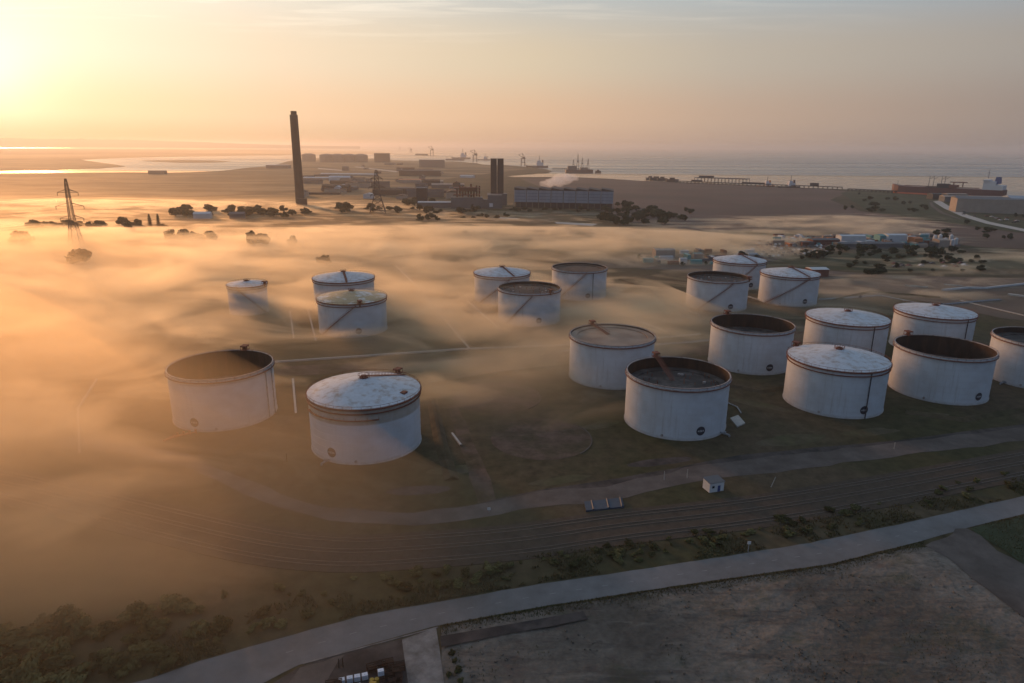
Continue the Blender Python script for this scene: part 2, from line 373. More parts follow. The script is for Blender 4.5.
# access roads inside the tank farm
for P in ([(447, 405), (457, 405), (486, 470), (496, 500), (478, 503)], [(268, 372), (285, 366), (700, 345), (1024, 300), (1024, 308), (700, 356), (285, 376)],
          [(392, 264), (400, 264), (475, 350), (462, 352)]):
    psheet('service_road', P, .02, 'pad', .9, 5)
def polyline(px, z=0.0, n=200):
    P = [at(x, y, 0) for x, y in px]; out = []
    for i in range(len(P) - 1):
        p0, p1, p2, p3 = P[max(0, i - 1)], P[i], P[i + 1], P[min(len(P) - 1, i + 2)]
        for k in range(n // (len(P) - 1)):
            t = k / (n // (len(P) - 1))
            q = .5 * ((2 * p1) + (p2 - p0) * t + (2 * p0 - 5 * p1 + 4 * p2 - p3) * t * t + (-p0 + 3 * p1 - 3 * p2 + p3) * t ** 3)
            out.append(Vector((q.x, q.y, z)))
    out.append(Vector((P[-1].x, P[-1].y, z))); return out
def offset(P, d):
    out = []
    for i, p in enumerate(P):
        a, b = P[max(0, i - 1)], P[min(len(P) - 1, i + 1)]; t = (b - a).normalized(); out.append(Vector((p.x - t.y * d, p.y + t.x * d, p.z)))
    return out
# scraped field: a relief grid inside its outline
field_px = [(441, 628), (480, 620.5), (540, 609), (620, 597), (700, 585), (830, 566.5), (905, 549), (935, 546), (985, 585), (1040, 625), (1100, 760), (300, 790), (441, 760), (444, 683)]
poly = [at(x, y) for x, y in field_px]
def inside(x, y, P):
    c = False; j = len(P) - 1
    for i in range(len(P)):
        a, b = P[i], P[j]
        if (a.y > y) != (b.y > y) and x < (b.x - a.x) * (y - a.y) / (b.y - a.y) + a.x: c = not c
        j = i
    return c
sheet('dirt_field', poly, .03, 'dirt', .6, 4)
mb = MB(); idx = {}
x0, x1, y0, y1 = -30, 190, 85, 205; st = .8
def edge_d(x, y, P):
    m = 1e9
    for i in range(len(P)):
        a, b = P[i], P[(i + 1) % len(P)]; dx, dy = b.x - a.x, b.y - a.y; L = dx * dx + dy * dy
        t = max(0, min(1, ((x - a.x) * dx + (y - a.y) * dy) / L)); m = min(m, math.hypot(a.x + t * dx - x, a.y + t * dy - y))
    return m
def hfield(x, y, e):
    u, w = x * .8 + y * .6, -x * .6 + y * .8
    h = .34 * fbm(x * .07, y * .07, 1, 5) + .26 * fbm(u * .03, w * .35, 5, 4) + .34 * max(0, fbm(x * .16, y * .16, 9, 4))
    return .05 + e * max(0, h + .1)
nx, ny = int((x1 - x0) / st), int((y1 - y0) / st)
for i in range(nx + 1):
    for j in range(ny + 1):
        x, y = x0 + i * st, y0 + j * st
        if not inside(x, y, poly): continue
        e = min(1, edge_d(x, y, poly) / 4)
        idx[(i, j)] = len(mb.v); mb.v.append((x, y, hfield(x, y, e)))
for (i, j) in list(idx):
    q = [(i, j), (i + 1, j), (i + 1, j + 1), (i, j + 1)]
    if all(k in idx for k in q): mb.f.append(tuple(idx[k] for k in q)); mb.m.append(0)
tag(mb.build('dirt_field', 'dirt', smooth=True), kind='structure')
for pxs in ([(650, 606), (700, 618), (745, 640), (790, 668), (820, 700)], [(930, 556), (950, 590), (985, 640), (1010, 690)]):
    P = polyline(pxs, n=120)
    for off in (-1.1, 1.1):
        mb = MB(); A, B = offset(P, off + .38), offset(P, off - .38)
        for a, b in zip(A, B):
            for q in (a, b): mb.v.append((q.x, q.y, hfield(q.x, q.y, min(1, edge_d(q.x, q.y, poly) / 4)) + .03))
        mb.f = [(2 * i, 2 * i + 1, 2 * i + 3, 2 * i + 2) for i in range(len(P) - 1)]; mb.m = [0] * len(mb.f)
        tag(mb.build('tyre_rut', 'dirt'), kind='structure')
psheet('concrete_strip', [(440, 638), (510, 626), (583, 613), (588, 621), (515, 634.5), (441.5, 649)], .5, 'yard', .15, 4)
psheet('concrete_slab', [(402, 640), (436, 628), (439, 645), (444, 683), (452, 740), (402, 740), (408, 683)], .12, 'concrete', .1, 3)
psheet('yard', [(300, 667), (358, 649.5), (404, 639), (408, 683), (402, 740), (230, 740), (262, 690)], .06, 'yard', .3, 3)
psheet('path', [(300, 668), (345, 655), (338, 662), (326, 683), (300, 720), (262, 720)], .09, 'track', .4, 2)
psheet('dirt_track', [(925, 546), (967, 529), (990, 545), (1040, 580), (1150, 650), (1150, 720), (1040, 630), (985, 588), (950, 560)], .2, 'track', 1.6, 3)
psheet('verge', [(970, 529), (1024, 516), (1150, 486), (1150, 640), (1040, 574), (995, 545)], .17, 'scrub', 1.2, 3)

# kerb along the yard
kb = MB()
a, b = at(303, 664), at(438, 627.5)
kb.box(((a.x + b.x) / 2, (a.y + b.y) / 2, .07), ((b - a).length, .35, .14), math.atan2(b.y - a.y, b.x - a.x))
tag(kb.build('kerb', 'concrete'), kind='structure')
# centre dashes
mb = MB()
ctr = [((u[0] + l[0]) / 2, (u[1] + l[1]) / 2) for u, l in zip([(280, 638.5), (358, 616.5), (436, 602.5), (540, 584), (620, 572.5), (700, 560.4), (820, 541.5), (915, 521.5)], [(299, 665), (358, 647.7), (436, 626), (540, 607), (620, 594.5), (700, 582.6), (830, 564), (922, 541)])]
pts = [at(*c) for c in ctr]
acc = 0
for a, b in zip(pts, pts[1:]):
    L = (b - a).length; d = (b - a) / L; ang = math.atan2(d.y, d.x); t = (-acc) % 6.5
    while t < L:
        p = a + d * t; mb.add([(p + Vector((math.cos(ang + s1) * .75, math.sin(ang + s1) * .75, .055))) for s1 in (.12, PI - .12, PI + .12, -.12)], [(0, 1, 2, 3)]); t += 6.5
    acc = (acc + L) % 6.5
tag(mb.build('road_marking', 'paint'), kind='structure')

# empty round tank foundations
def foundation(px, py, R):
    c = at(px, py); mb = MB()
    P = [Vector((c.x + (R - .6) * math.cos(2 * PI * i / 40) * (1 + .05 * fbm(i * .6, px)), c.y + (R - .6) * math.sin(2 * PI * i / 40) * (1 + .05 * fbm(i * .6, py)), 0)) for i in range(40)]
    sheet('foundation', P, .07, 'pad')
    mb = MB(); mb.lathe([(R - .7, .05), (R - .7, .16), (R - .3, .16), (R - .3, .02)], 64, c, PI * 1.75, PI * 2.25)
    o = mb.build('foundation_edge', 'track'); o['kind'] = 'structure'
foundation(541, 438, 18.5)
foundation(496, 397, 19)

# ------------------------------------------------------------------ railway
def ribbon(P, w, z, h, name, m, parent=None):
    A, B = offset(P, w / 2), offset(P, -w / 2); mb = MB()
    for a, b in zip(A, B): mb.v += [(a.x, a.y, z), (a.x, a.y, z + h), (b.x, b.y, z + h), (b.x, b.y, z)]
    for i in range(len(P) - 1):
        for k in range(3): q = i * 4 + k; mb.f.append((q, q + 1, q + 5, q + 4)); mb.m.append(0)
    return mb.build(name, m, parent)
RW = [(-80, 470), (0, 484), (80, 502), (170, 524), (260, 544), (340, 552.5), (420, 549.5), (520, 541), (620, 527), (752, 511.5), (880, 491), (1024, 464), (1150, 440)]
base = polyline(RW)
ribbon(offset(base, 0), 17, .0, .10, 'ballast', 'ballast')['kind'] = 'structure'
for k, off in enumerate((5.6, 0.6, -5.0)):
    L = offset(base, off)
    t = empty('railway_track', L[len(L) // 2], 0, ('railway track on the ballast, farthest of the three from the front road', 'railway track running along the middle of the ballast bed', 'railway track on the ballast, closest of the three to the front road')[k], 'railway track', 'railway tracks between the front road and the tank farm')
    O = t.location
    sl = MB()
    for i in range(len(L) - 1):
        a, b = L[i], L[i + 1]; ln = (b - a).length; nsl = max(1, int(ln / 1.1)); ang = math.atan2(b.y - a.y, b.x - a.x)
        for q in range(nsl):
            p = a.lerp(b, q / nsl) - O; sl.box((p.x, p.y, .07), (.28, 2.6, .1), ang)
    so = sl.build('sleepers', 'ballast', t); so['kind'] = 'stuff'
    for s_ in (-.75, .75): ribbon([p - O for p in offset(L, s_)], .12, .11, .13, 'rail', 'rail', t)

# ------------------------------------------------------------------ storage tanks
def tank(c, R, H, kind, label, paint='white', depth=5.0, roof='roof_white', feats=(), rise=2.2, rimcol='rust'):
    """feats: (what, phi degrees[, ...]) with phi 0 towards the camera and positive to the viewer's right"""
    base = math.degrees(math.atan2(-c[1], -c[0]))
    t = empty('storage_tank', (c[0], c[1], 0), 0, label, 'storage tank', 'white storage tanks of the tank farm')
    W = lambda phi: math.radians(base + phi)
    def P(r, phi, z): a = W(phi); return Vector((r * math.cos(a), r * math.sin(a), z))
    Rs = R * .985
    sh = MB()
    prof = [(Rs + .25, 0), (Rs + .25, .25), (Rs, .3)]
    z = 2.42
    while z < H - .3:
        prof += [(Rs, z - .06), (Rs + .05, z - .05), (Rs + .05, z + .05), (Rs, z + .06)]; z += 2.42
    prof += [(Rs, H)]
    sh.lathe(prof, 96)
    if kind == 'open':
        o = sh.build('shell', paint, t)
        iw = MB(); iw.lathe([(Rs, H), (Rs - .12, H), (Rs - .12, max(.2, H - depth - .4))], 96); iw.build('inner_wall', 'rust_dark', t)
        fr = MB(); zf = max(.25, H - depth)
        fr.lathe([(.01, zf + .3), (Rs - 3.2, zf), (Rs - 3.1, zf + .45), (Rs - .25, zf + .5), (Rs - .13, zf + .2)], 64)
        rng = random.Random(int(c[0] * 10))
        ro = fr.build('floating_roof', roof, t)
        if 1.6 < depth < 6:
            lg = MB()
            for k in range(26):
                rr, aa = Rs * math.sqrt(rng.random()) * .86, rng.random() * 2 * PI
                lg.tube((rr * math.cos(aa), rr * math.sin(aa), zf), (rr * math.cos(aa), rr * math.sin(aa), zf + 1.1 + rng.random() * .6), .14)
            lg.build('roof_legs', 'rust', t)['kind'] = 'stuff'
            for k in range(5):
                mh = MB(); rr, aa = Rs * .55, rng.random() * 2 * PI; mh.lathe([(.6, 0), (.6, .6), (.01, .7)], 12, (rr * math.cos(aa), rr * math.sin(aa), zf + .1)); mh.build('manhole', 'rim', ro)
    else:
        o = sh.build('shell', paint, t)
        rf = MB(); rf.lathe([(Rs + .35, H + .02), (Rs + .35, H + .12)] + [(Rs * q, H + .12 + rise * (1 - q) ** .9) for q in (.97, .8, .6, .4, .2, .05, .001)], 96)
        ro = rf.build('cone_roof', roof, t)
        hb = MB(); hb.lathe([(1.5, H + rise - .3), (1.5, H + rise + .25), (.9, H + rise + .3), (.9, H + rise + .7), (.01, H + rise + .8)], 16); hb.build('roof_vent', 'rust', ro)
        hr = MB()
        for i in range(12):
            a = 2 * PI * i / 12; hr.tube((1.9 * math.cos(a), 1.9 * math.sin(a), H + rise - .3), (1.9 * math.cos(a), 1.9 * math.sin(a), H + rise + 1.1), .05, 4)
        hr.ring(1.84, 1.96, H + rise + 1.0, H + rise + 1.1, 24); hr.build('hub_railing', 'rust', t)
    # top rim / wind girder
    rm = MB()
    if kind == 'open':
        rm.ring(Rs - .02, R + .28, H - .75, H - .60, 96); rm.ring(Rs - .15, Rs + .22, H + .01, H + .28, 96)
        rm.build('top_rim', 'rim', t)
        gd = MB(); gd.ring(Rs + .07, R + .42, H - 1.12, H - .77, 96); gd.build('wind_girder', rimcol, t)
    else:
        rm.ring(Rs + .08, R + .48, H - .50, H - .02, 96); rm.build('wind_girder', rimcol, t)
        gd = MB(); gd.ring(Rs + .07, R + .26, H - 1.9, H - 1.6, 96); gd.build('stiffener_ring', rimcol, t)
    # railing round the edge
    rl = MB(); rr = R + .2
    for i in range(40):
        a = 2 * PI * i / 40; rl.tube((rr * math.cos(a), rr * math.sin(a), H - .6), (rr * math.cos(a), rr * math.sin(a), H + (.95 if kind != 'open' else .35)), .05, 4)
    if kind != 'open': rl.ring(rr - .04, rr + .04, H + .88, H + .97, 80)
    if kind == 'open': rl.ring(rr - .03, rr + .03, H + .30, H + .36, 80)
    rl.build('edge_railing', 'rust', t)
    for f in feats:
        k, phi = f[0], f[1]
        if k == 'roundel':
            a = W(phi); q = f[2] if len(f) > 2 else 3.5; rad = 1.7; mb = MB(); n = 24; ct = []
            for ring_, rs in ((0, 0.0), (1, rad)):
                for i in range(n):
                    th = 2 * PI * i / n; u = rs * math.cos(th); v = rs * math.sin(th); aa = a + u / Rs
                    ct.append(((Rs + .09) * math.cos(aa), (Rs + .09) * math.sin(aa), q + v))
            for i in range(n): mb_f = (i, n + i, n + (i + 1) % n, (i + 1) % n); mb.f.append(mb_f); mb.m.append(0)
            mb.v = ct; sg = mb.build('roundel_sign', 'roundel', t)
            mk = MB()
            for u0, w_, h_ in ((-.95, .42, .5), (-.3, .36, .75), (.3, .36, .75), (.95, .42, .5)):
                vs = []
                for u, v in ((u0 - w_ / 2, -h_ / 2), (u0 + w_ / 2, -h_ / 2), (u0 + w_ / 2, h_ / 2), (u0 - w_ / 2, h_ / 2)):
                    aa = a + u / Rs; vs.append(((Rs + .13) * math.cos(aa), (Rs + .13) * math.sin(aa), q + v))
                mk.add(vs, [(0, 1, 2, 3)])
            mk.build('painted_mark', 'roundel_mark', sg)
        elif k == 'stair':
            p1, p0 = f[1], f[2]; mb = MB(); n = 26; ha = MB()
            for i in range(n):
                q0, q1 = i / n, (i + 1) / n; A = P(Rs + .75, p0 + (p1 - p0) * q0, .3 + (H - .9) * q0); B = P(Rs + .75, p0 + (p1 - p0) * q1, .3 + (H - .9) * q1)
                d = B - A; ang = math.atan2(d.y, d.x)
                mb.box(((A.x + B.x) / 2, (A.y + B.y) / 2, (A.z + B.z) / 2), (math.hypot(d.x, d.y) + .1, 1.0, .24), ang)
                A2, B2 = P(Rs + 1.25, p0 + (p1 - p0) * q0, 1.4 + (H - .9) * q0), P(Rs + 1.25, p0 + (p1 - p0) * q1, 1.4 + (H - .9) * q1)
                ha.tube(A2, B2, .06, 4); ha.tube(P(Rs + 1.25, p0 + (p1 - p0) * q0, .4 + (H - .9) * q0), A2, .05, 4)
            so = mb.build('stair', 'rust', t); ha.build('handrail', 'rust', so)
        elif k == 'pipe':
            mb = MB(); mb.tube(P(Rs + .35, phi, .2), P(Rs + .35, phi, H - .6), .2, 8)
            for q in range(1, 6): mb.tube(P(Rs, phi, H * q / 6), P(Rs + .35, phi, H * q / 6), .1, 4)
            mb.build('down_pipe', f[2] if len(f) > 2 else 'pipe_dark', t)
        elif k == 'platform':
            mb = MB(); p = P(R + .2, phi, H + .2); mb.box(p, (3.0, 2.4, .2), W(phi))
            for dx in (-1, 0, 1):
                for dy in (-1, 1):
                    q = p + Vector((math.cos(W(phi)) * dx * 1.4 - math.sin(W(phi)) * dy * 1.1, math.sin(W(phi)) * dx * 1.4 + math.cos(W(phi)) * dy * 1.1, 0))
                    mb.tube(q, q + Vector((0, 0, 1.9)), .09, 4)
            mb.box(p + Vector((0, 0, 1.6)), (2.9, 2.3, .5), W(phi)); mb.box(p + Vector((0, 0, .8)), (1.2, 1.2, 1.2), W(phi))
            mb.tube(p - Vector((0, 0, 1.6)), p, .4, 6); mb.build('gauge_platform', 'rust', t)
        elif k == 'ladder':
            zf = H - depth; mb = MB(); a, b = P(R - .6, phi, H + .4), P(R * .12, phi + 20, zf + .7); d = (b - a).normalized(); sd = d.cross(Vector((0, 0, 1))).normalized() * .7
            for s_ in (-1, 1):
                mb.tube(a + sd * s_, b + sd * s_, .16, 5); mb.tube(a + sd * s_ + Vector((0, 0, 1)), b + sd * s_ + Vector((0, 0, 1)), .08, 4)
            for q in range(20): mb.tube(a.lerp(b, q / 19) + sd, a.lerp(b, q / 19) - sd, .12, 4)
            mb.build('rolling_ladder', 'rust', t)
        elif k == 'walkway':
            mb = MB(); a, b = P(1.5, phi, H + rise + .15), P(R - .2, phi, H + .35); d = (b - a).normalized(); sd = d.cross(Vector((0, 0, 1))).normalized() * .6
            for q in range(12):
                u, v = a.lerp(b, q / 12), a.lerp(b, (q + 1) / 12); mb.add([u + sd, u - sd, v - sd, v + sd, u + sd + Vector((0, 0, .15)), u - sd + Vector((0, 0, .15)), v - sd + Vector((0, 0, .15)), v + sd + Vector((0, 0, .15))],
                                                                     [(0, 1, 2, 3), (7, 6, 5, 4), (0, 4, 5, 1), (1, 5, 6, 2), (2, 6, 7, 3), (3, 7, 4, 0)])
                for s_ in (-1, 1): mb.tube(u + sd * s_, u + sd * s_ + Vector((0, 0, 1.1)), .05, 4)
            for s_ in (-1, 1): mb.tube(a + sd * s_ + Vector((0, 0, 1.1)), b + sd * s_ + Vector((0, 0, 1.1)), .06, 4)
            mb.build('roof_walkway', 'rust', ro)
        elif k == 'hatch':
            p = P(R * .82, phi, H + .12 + rise * .2); mb = MB(); mb.box(p, (1.8, 2.2, .7), W(phi)); mb.build('roof_hatch', 'rust', ro)
        elif k == 'lower_walk':
            mb = MB(); mb.ring(Rs + .06, R + .55, H - 4.0, H - 3.85, 40, W(f[1]), W(f[2]))
            for i in range(9):
                ph = f[1] + (f[2] - f[1]) * i / 8; mb.tube(P(R + .5, ph, H - 3.9), P(R + .5, ph, H - 2.7), .06, 4)
            mb.build('side_walkway', 'rust', t)
        elif k == 'valve':
            mb = MB(); a, b = P(Rs - .1, phi, .7), P(R + 3.2, phi, .7); mb.tube(a, b, .35, 8); mb.tube(b, b - Vector((0, 0, .7)), .35, 8); mb.lathe([(.5, 0), (.5, .7), (.01, .8)], 10, P(R + 1.4, phi, .8)); mb.build('outlet_pipe', 'steel', t)
    mb = MB(); mb.lathe([(.9, 0), (.9, .001)], 4); 
    mh = MB(); a = W(-12); p = P(Rs, -12, 1.2); mh.tube(p - Vector((math.cos(a), math.sin(a), 0)) * .1, p + Vector((math.cos(a), math.sin(a), 0)) * .3, .5, 12); mh.build('shell_manhole', 'rim', t)
    return t

# centre, radius, shell height, roof kind, label ...
tank((-110.3, 246.3), 18.9, 19.6, 'open', 'open tank in thick golden mist beside the orange pipes, left of the grime banded tank', 'white_dirty', 11, 'roof_dark',
     [('roundel', -36), ('pipe', 52, 'rim'), ('platform', 150), ('pipe', 66, 'rim')])
tank((-50.6, 221), 19, 19.3, 'cone', 'white cone roofed tank with a brown grime band round its upper shell', 'white_band', feats=[('roundel', -38), ('walkway', 128), ('hatch', 55), ('lower_walk', -75, 12), ('valve', -42), ('platform', 140)], rise=4.4)
tank((-163.1, 412.5), 11.6, 17.6, 'cone', 'smallest tank, narrow with a domed dark edged top, alone in the mist', 'white_band', feats=[('stair', -30, 50), ('platform', 60)], rise=1.8)
tank((-107.2, 427.8), 19.1, 19.2, 'cone', 'white cone roofed tank half hidden behind the tank with the yellow roof', feats=[('walkway', 5)], rise=3.6)
tank((-89.5, 372.6), 19, 18.5, 'cone', 'tank with a yellow rust dusted roof and a dark stair across its front', 'white', 5, 'roof_yellow', [('roundel', 8), ('stair', 6, -58), ('platform', 12)], rise=3.6)
tank((-7, 452.9), 18.8, 18.6, 'cone', 'pale cone roofed tank in mist, left of the two open tanks in the middle', 'white', feats=[('walkway', 25), ('stair', 20, -50)], rise=3.6)
tank((10.1, 399), 18.8, 19.3, 'open', 'open tank in the middle with many dark fittings on its floating roof', 'white', 1.9, 'roof_dark', [('roundel', 18), ('stair', 7, -43), ('platform', 40)])
tank((46.4, 468.7), 19.1, 19.6, 'open', 'open tank with brown roof, farthest back of the middle three', 'white', 1.3, 'roof_dusty', [('roundel', 19), ('stair', 15, -43), ('pipe', 29)])
tank((44.8, 294.3), 19, 19.3, 'open', 'open tank with dusty orange brown floating roof raised almost to its rim', 'white', 1.0, 'roof_tan', [('platform', -150), ('ladder', -150)])
tank((62, 241.9), 19, 19.4, 'open', 'nearest open tank, its sloping rust ladder leading down to a grey floating roof', 'white', 4.6, 'roof_dark', [('roundel', 30), ('platform', -152), ('ladder', -152), ('valve', 62)])
tank((170.5, 510), 19.2, 19.2, 'cone', 'cone roofed tank farthest back, beside the rows of parked cars', 'white', feats=[('roundel', 30), ('walkway', 40), ('stair', 40, -20)], rise=3.8)
tank((134, 439.6), 19.6, 19.3, 'open', 'open tank with a front stair, standing before the farthest cone roofed tank', 'white', 2.6, 'roof_dark', [('roundel', 28), ('stair', 30, -33), ('platform', 75)])
tank((187.1, 455.6), 19, 19.3, 'cone', 'cone roofed tank with a diagonal front stair, beside the small flat roofed building', 'white', feats=[('roundel', 36), ('walkway', 40), ('stair', 40, -43)], rise=3.6)
tank((114.5, 315.4), 19.1, 19.6, 'open', 'open dark mouthed tank standing between the dusty orange roofed tank and a cone roofed tank', 'white', 7, 'roof_dark', [('roundel', 30), ('platform', -140)])
tank((167.4, 331.7), 19.1, 19.2, 'cone', 'cone roofed tank behind the front cone roofed one, showing only its upper half', 'white', feats=[('pipe', 40)], rise=3.0)
tank((131.6, 263.4), 19, 18.9, 'cone', 'nearest cone roofed tank on the right with a dark pipe running down beside its roundel', 'white', feats=[('roundel', 38), ('pipe', 40), ('platform', -120)], rise=3.8)
tank((219.8, 346.3), 18.7, 19.2, 'cone', 'blue white cone roofed tank standing behind the open tank with black interior', 'white', feats=[('pipe', 52)], rise=3.0)
tank((183.8, 278.6), 18.9, 19.4, 'open', 'open tank with the blackest interior, in front of the rightmost cone roof', 'white', 9, 'roof_dark', [('roundel', 52), ('platform', -130)])
tank((237, 294), 19, 19.4, 'open', 'open tank cut off by the right edge of the picture', 'white', 3, 'roof_dark', [('roundel', 12), ('platform', -170), ('valve', -30)])

# ------------------------------------------------------------------ bund walls, pipes in the farm
def bund(px, w, h, label, m='wall_pale', name='bund_wall', cat='low wall', group='low walls between the tanks'):
    P = [at(x, y) for x, y in px]; O = P[0]
    o = ribbon([p - O for p in P], w, .0, h, name, m); o.location = O; return tag(o, label, cat, group)
bund([(396, 266), (420, 290), (441, 316), (470, 350)], .8, .7, 'long pale wall running back through the mist towards the power station')
bund([(270, 363), (360, 357), (460, 350), (560, 346), (640, 340), (700, 335)], .9, .8, 'pale wall crossing the middle of the tank farm from left to right')
bund([(290, 312), (294, 340)], .8, .9, 'short pale wall in mist beside the yellow roofed tank, left one of two')
bund([(308, 310), (316, 342)], .8, .9, 'short pale wall in mist at the foot of the yellow roofed tank')
bund([(468, 302), (500, 330)], .8, .8, 'pale wall between the middle cone roofed tank and the open tank with fittings')
bund([(664, 301), (700, 316)], .6, .7, 'pale kerb wall left of the open tank with a front stair')
bund([(748, 297), (778, 306)], .8, .7, 'pale wall at the foot of the diagonal stair tank')
bund([(97, 380), (78, 410), (80, 455)], .6, .8, 'bent pale wall deep in the golden mist at left')
bund([(452, 434), (461, 446)], .7, .6, 'short pale wall end beside the round empty foundation')
bund([(293, 380), (296, 415)], .8, .8, 'pale wall in mist between the two front left tanks')
bund([(960, 301), (1024, 316)], .7, .7, 'pale wall behind the tank cut by the right edge')
for k, (pts_, lb) in enumerate(((((700, 372), (722, 384), (760, 392), (782, 388)), 'low earth bank between the dark mouthed tank and the cone tank'), (((430, 385), (500, 374), (568, 366)), 'low earth bank crossing in front of the tan roofed tank'), (((905, 412), (960, 420), (1024, 410)), 'low earth bank below the blackest open tank'), (((620, 280), (650, 290), (690, 322)), 'low earth bank behind the tan roofed tank'), (((835, 300), (870, 292), (940, 298)), 'low earth bank behind the rear cone roofed tanks'), (((432, 400), (440, 440), (452, 480)), 'low earth bank right of the grime banded tank'))):
    P = [at(x, y) for x, y in pts_]; O = P[0]; A1, A2, A3, A4 = offset(P, 2.4), offset(P, .5), offset(P, -.5), offset(P, -2.4); mb = MB()
    for q in zip(A1, A2, A3, A4):
        for p, z in zip(q, (-.05, 1.0, 1.0, -.05)): mb.v.append((p.x - O.x, p.y - O.y, z))
    mb.f = [(i * 4 + j, i * 4 + j + 1, i * 4 + j + 5, i * 4 + j + 4) for i in range(len(P) - 1) for j in range(3)]; mb.m = [0] * len(mb.f)
    o = mb.build('earth_bank', 'ground'); o.location = O; tag(o, lb, 'earth bank', 'earth banks in the tank farm')
P_ = [(730, 419), (738, 416), (745, 424), (737, 427.5)]
mb = MB(); q = [at(*p) for p in P_]; O = (q[0] + q[2]) / 2; mb.prism([p - O for p in q], .0, .5); o = mb.build('concrete_plinth', 'wall_pale'); o.location = O; tag(o, 'pale concrete plinth at the foot of the nearest open tank', 'plinth')
mb = MB(); a, b, c = at(728, 404), at(737, 408), at(741, 414); mb.tube((0, 0, .5), b - a + Vector((0, 0, .5)), .25); mb.tube(b - a + Vector((0, 0, .5)), c - a + Vector((0, 0, .5)), .25); o = mb.build('pipe_run', 'steel'); o.location = a; tag(o, 'thin grey pipe run beside the nearest open tank', 'pipe')
# pipe runs across the farm
def pipe_run(px, r, label, n=2, m='steel', lift=.5):
    P = [at(x, y) for x, y in px]; O = P[0]; mb = MB()
    for k in range(n):
        Q = offset(P, (k - (n - 1) / 2) * r * 4)
        for a, b in zip(Q, Q[1:]): mb.tube(a - O + Vector((0, 0, lift)), b - O + Vector((0, 0, lift)), r, 6)
    for a, b in zip(P, P[1:]):
        d = (b - a); k = max(1, int(d.length / 8)); 
        for q in range(k): c = a.lerp(b, q / k) - O; mb.box((c.x, c.y, lift / 2 - .1), (r * 2.2, r * 4 * n, lift - r), math.atan2(d.y, d.x))
    o = mb.build('pipe_run', m); o.location = O; return tag(o, label, 'pipes')
pipe_run([(560, 352), (600, 349), (690, 343), (710, 341)], .25, 'pipe run beside the pale middle wall', 3)
pipe_run([(820, 300), (880, 296), (930, 306), (1000, 300)], .25, 'pipe run behind the two rear cone roofed tanks at right', 3)
pipe_run([(610, 310), (640, 322), (668, 333)], .2, 'short pipe run right of the open tank with fittings', 2)
for k, (px, py) in enumerate(((668, 333), (640, 344), (585, 350), (700, 318), (860, 298), (940, 305))):
    mb = MB(); mb.box((0, 0, .75), (2.0, 1.5, 1.5)); mb.tube((-1.4, 0, .5), (1.4, 0, .5), .3, 8); mb.tube((0, 0, 1.5), (0, 0, 2.1), .12, 6); mb.lathe([(.45, 2.05), (.45, 2.15), (.01, 2.2)], 10)
    o = mb.build('valve_box', 'clad_grey'); o.location = at(px, py); o.rotation_euler.z = k; tag(o, 'small grey valve box on a pipe run between the tanks', 'valve box', 'valve boxes on the pipe runs')
def puddle(px, py, a, b, rz):
    c = at(px, py); P = []
    for i in range(28):
        t = 2 * PI * i / 28; k = 1 + .5 * fbm(math.cos(t) * 1.3 + px, math.sin(t) * 1.3 + py, 2); x, y = a * k * math.cos(t), b * k * math.sin(t); P.append(Vector((c.x + x * math.cos(rz) - y * math.sin(rz), c.y + x * math.sin(rz) + y * math.cos(rz), 0)))
    return P
for k, (px, py, a, b, rz) in enumerate(((520, 428, 5, 2, .4), (455, 470, 9, 3, .2), (600, 425, 8, 3, .5), (660, 462, 12, 2.5, .25), (790, 440, 14, 4, .25), (870, 432, 12, 3, .2), (420, 490, 10, 3, .1), (560, 480, 10, 2.5, .3), (930, 415, 8, 3, 0), (500, 370, 12, 4, .3), (590, 400, 6, 3, .9), (760, 405, 12, 3, -.6), (690, 320, 12, 4, .3), (660, 300, 12, 3, .4))):
    sheet('worn_patch', puddle(px, py, a, b, rz), .012 + k * .0006, 'worn' if k % 3 else 'yard', 0, None)
# orange pipes
t = empty('pipe_manifold', at(180, 440), 0, 'orange pipe manifold on the ground beside the misty open tank', 'pipes')
for k in range(4):
    a, b = at(164 + k * 3, 442 - k * 1.6) - t.location, at(178 + k * 6, 437 - k * 1.2) - t.location; mb = MB(); mb.tube(a + Vector((0, 0, .5)), b + Vector((0, 0, .5)), .35, 8); mb.tube(b + Vector((0, 0, .1)), b + Vector((0, 0, 1.6)), .4, 8); mb.build('pipe', 'clad_orange', t)

# ------------------------------------------------------------------ small things near the track and the road
def hut(px, py, w, d, h, rz, label):
    t = empty('hut', at(px, py), rz, label, 'hut')
    mb = MB(); mb.box((0, 0, h / 2), (w, d, h)); mb.build('wall', 'clad_white', t)
    mb = MB(); mb.add([(-w / 2 - .2, -d / 2 - .2, h + .02), (w / 2 + .2, -d / 2 - .2, h + .02), (w / 2 + .2, d / 2 + .2, h + .35), (-w / 2 - .2, d / 2 + .2, h + .35), (-w / 2 - .2, -d / 2 - .2, h + .14), (w / 2 + .2, -d / 2 - .2, h + .14), (w / 2 + .2, d / 2 + .2, h + .47), (-w / 2 - .2, d / 2 + .2, h + .47)],
                      [(3, 2, 1, 0), (4, 5, 6, 7), (0, 1, 5, 4), (1, 2, 6, 5), (2, 3, 7, 6), (3, 0, 4, 7)]); mb.build('roof', 'clad_grey', t)
    mb = MB(); mb.box((w * .15, -d / 2 - .05, 1.0), (.9, .08, 2.0)); mb.build('door', 'funnel_blue', t)
    mb = MB(); mb.box((-w * .25, -d / 2 - .04, 1.7), (.8, .06, .7)); mb.build('window', 'glass', t)
hut(713, 489, 5.0, 3.6, 3.0, math.radians(18), 'small white hut beside the gravel track and railway')
mb = MB(); q = [at(*p) for p in ((584, 503), (622, 499), (624, 508), (586, 512))]; O = (q[0] + q[2]) / 2
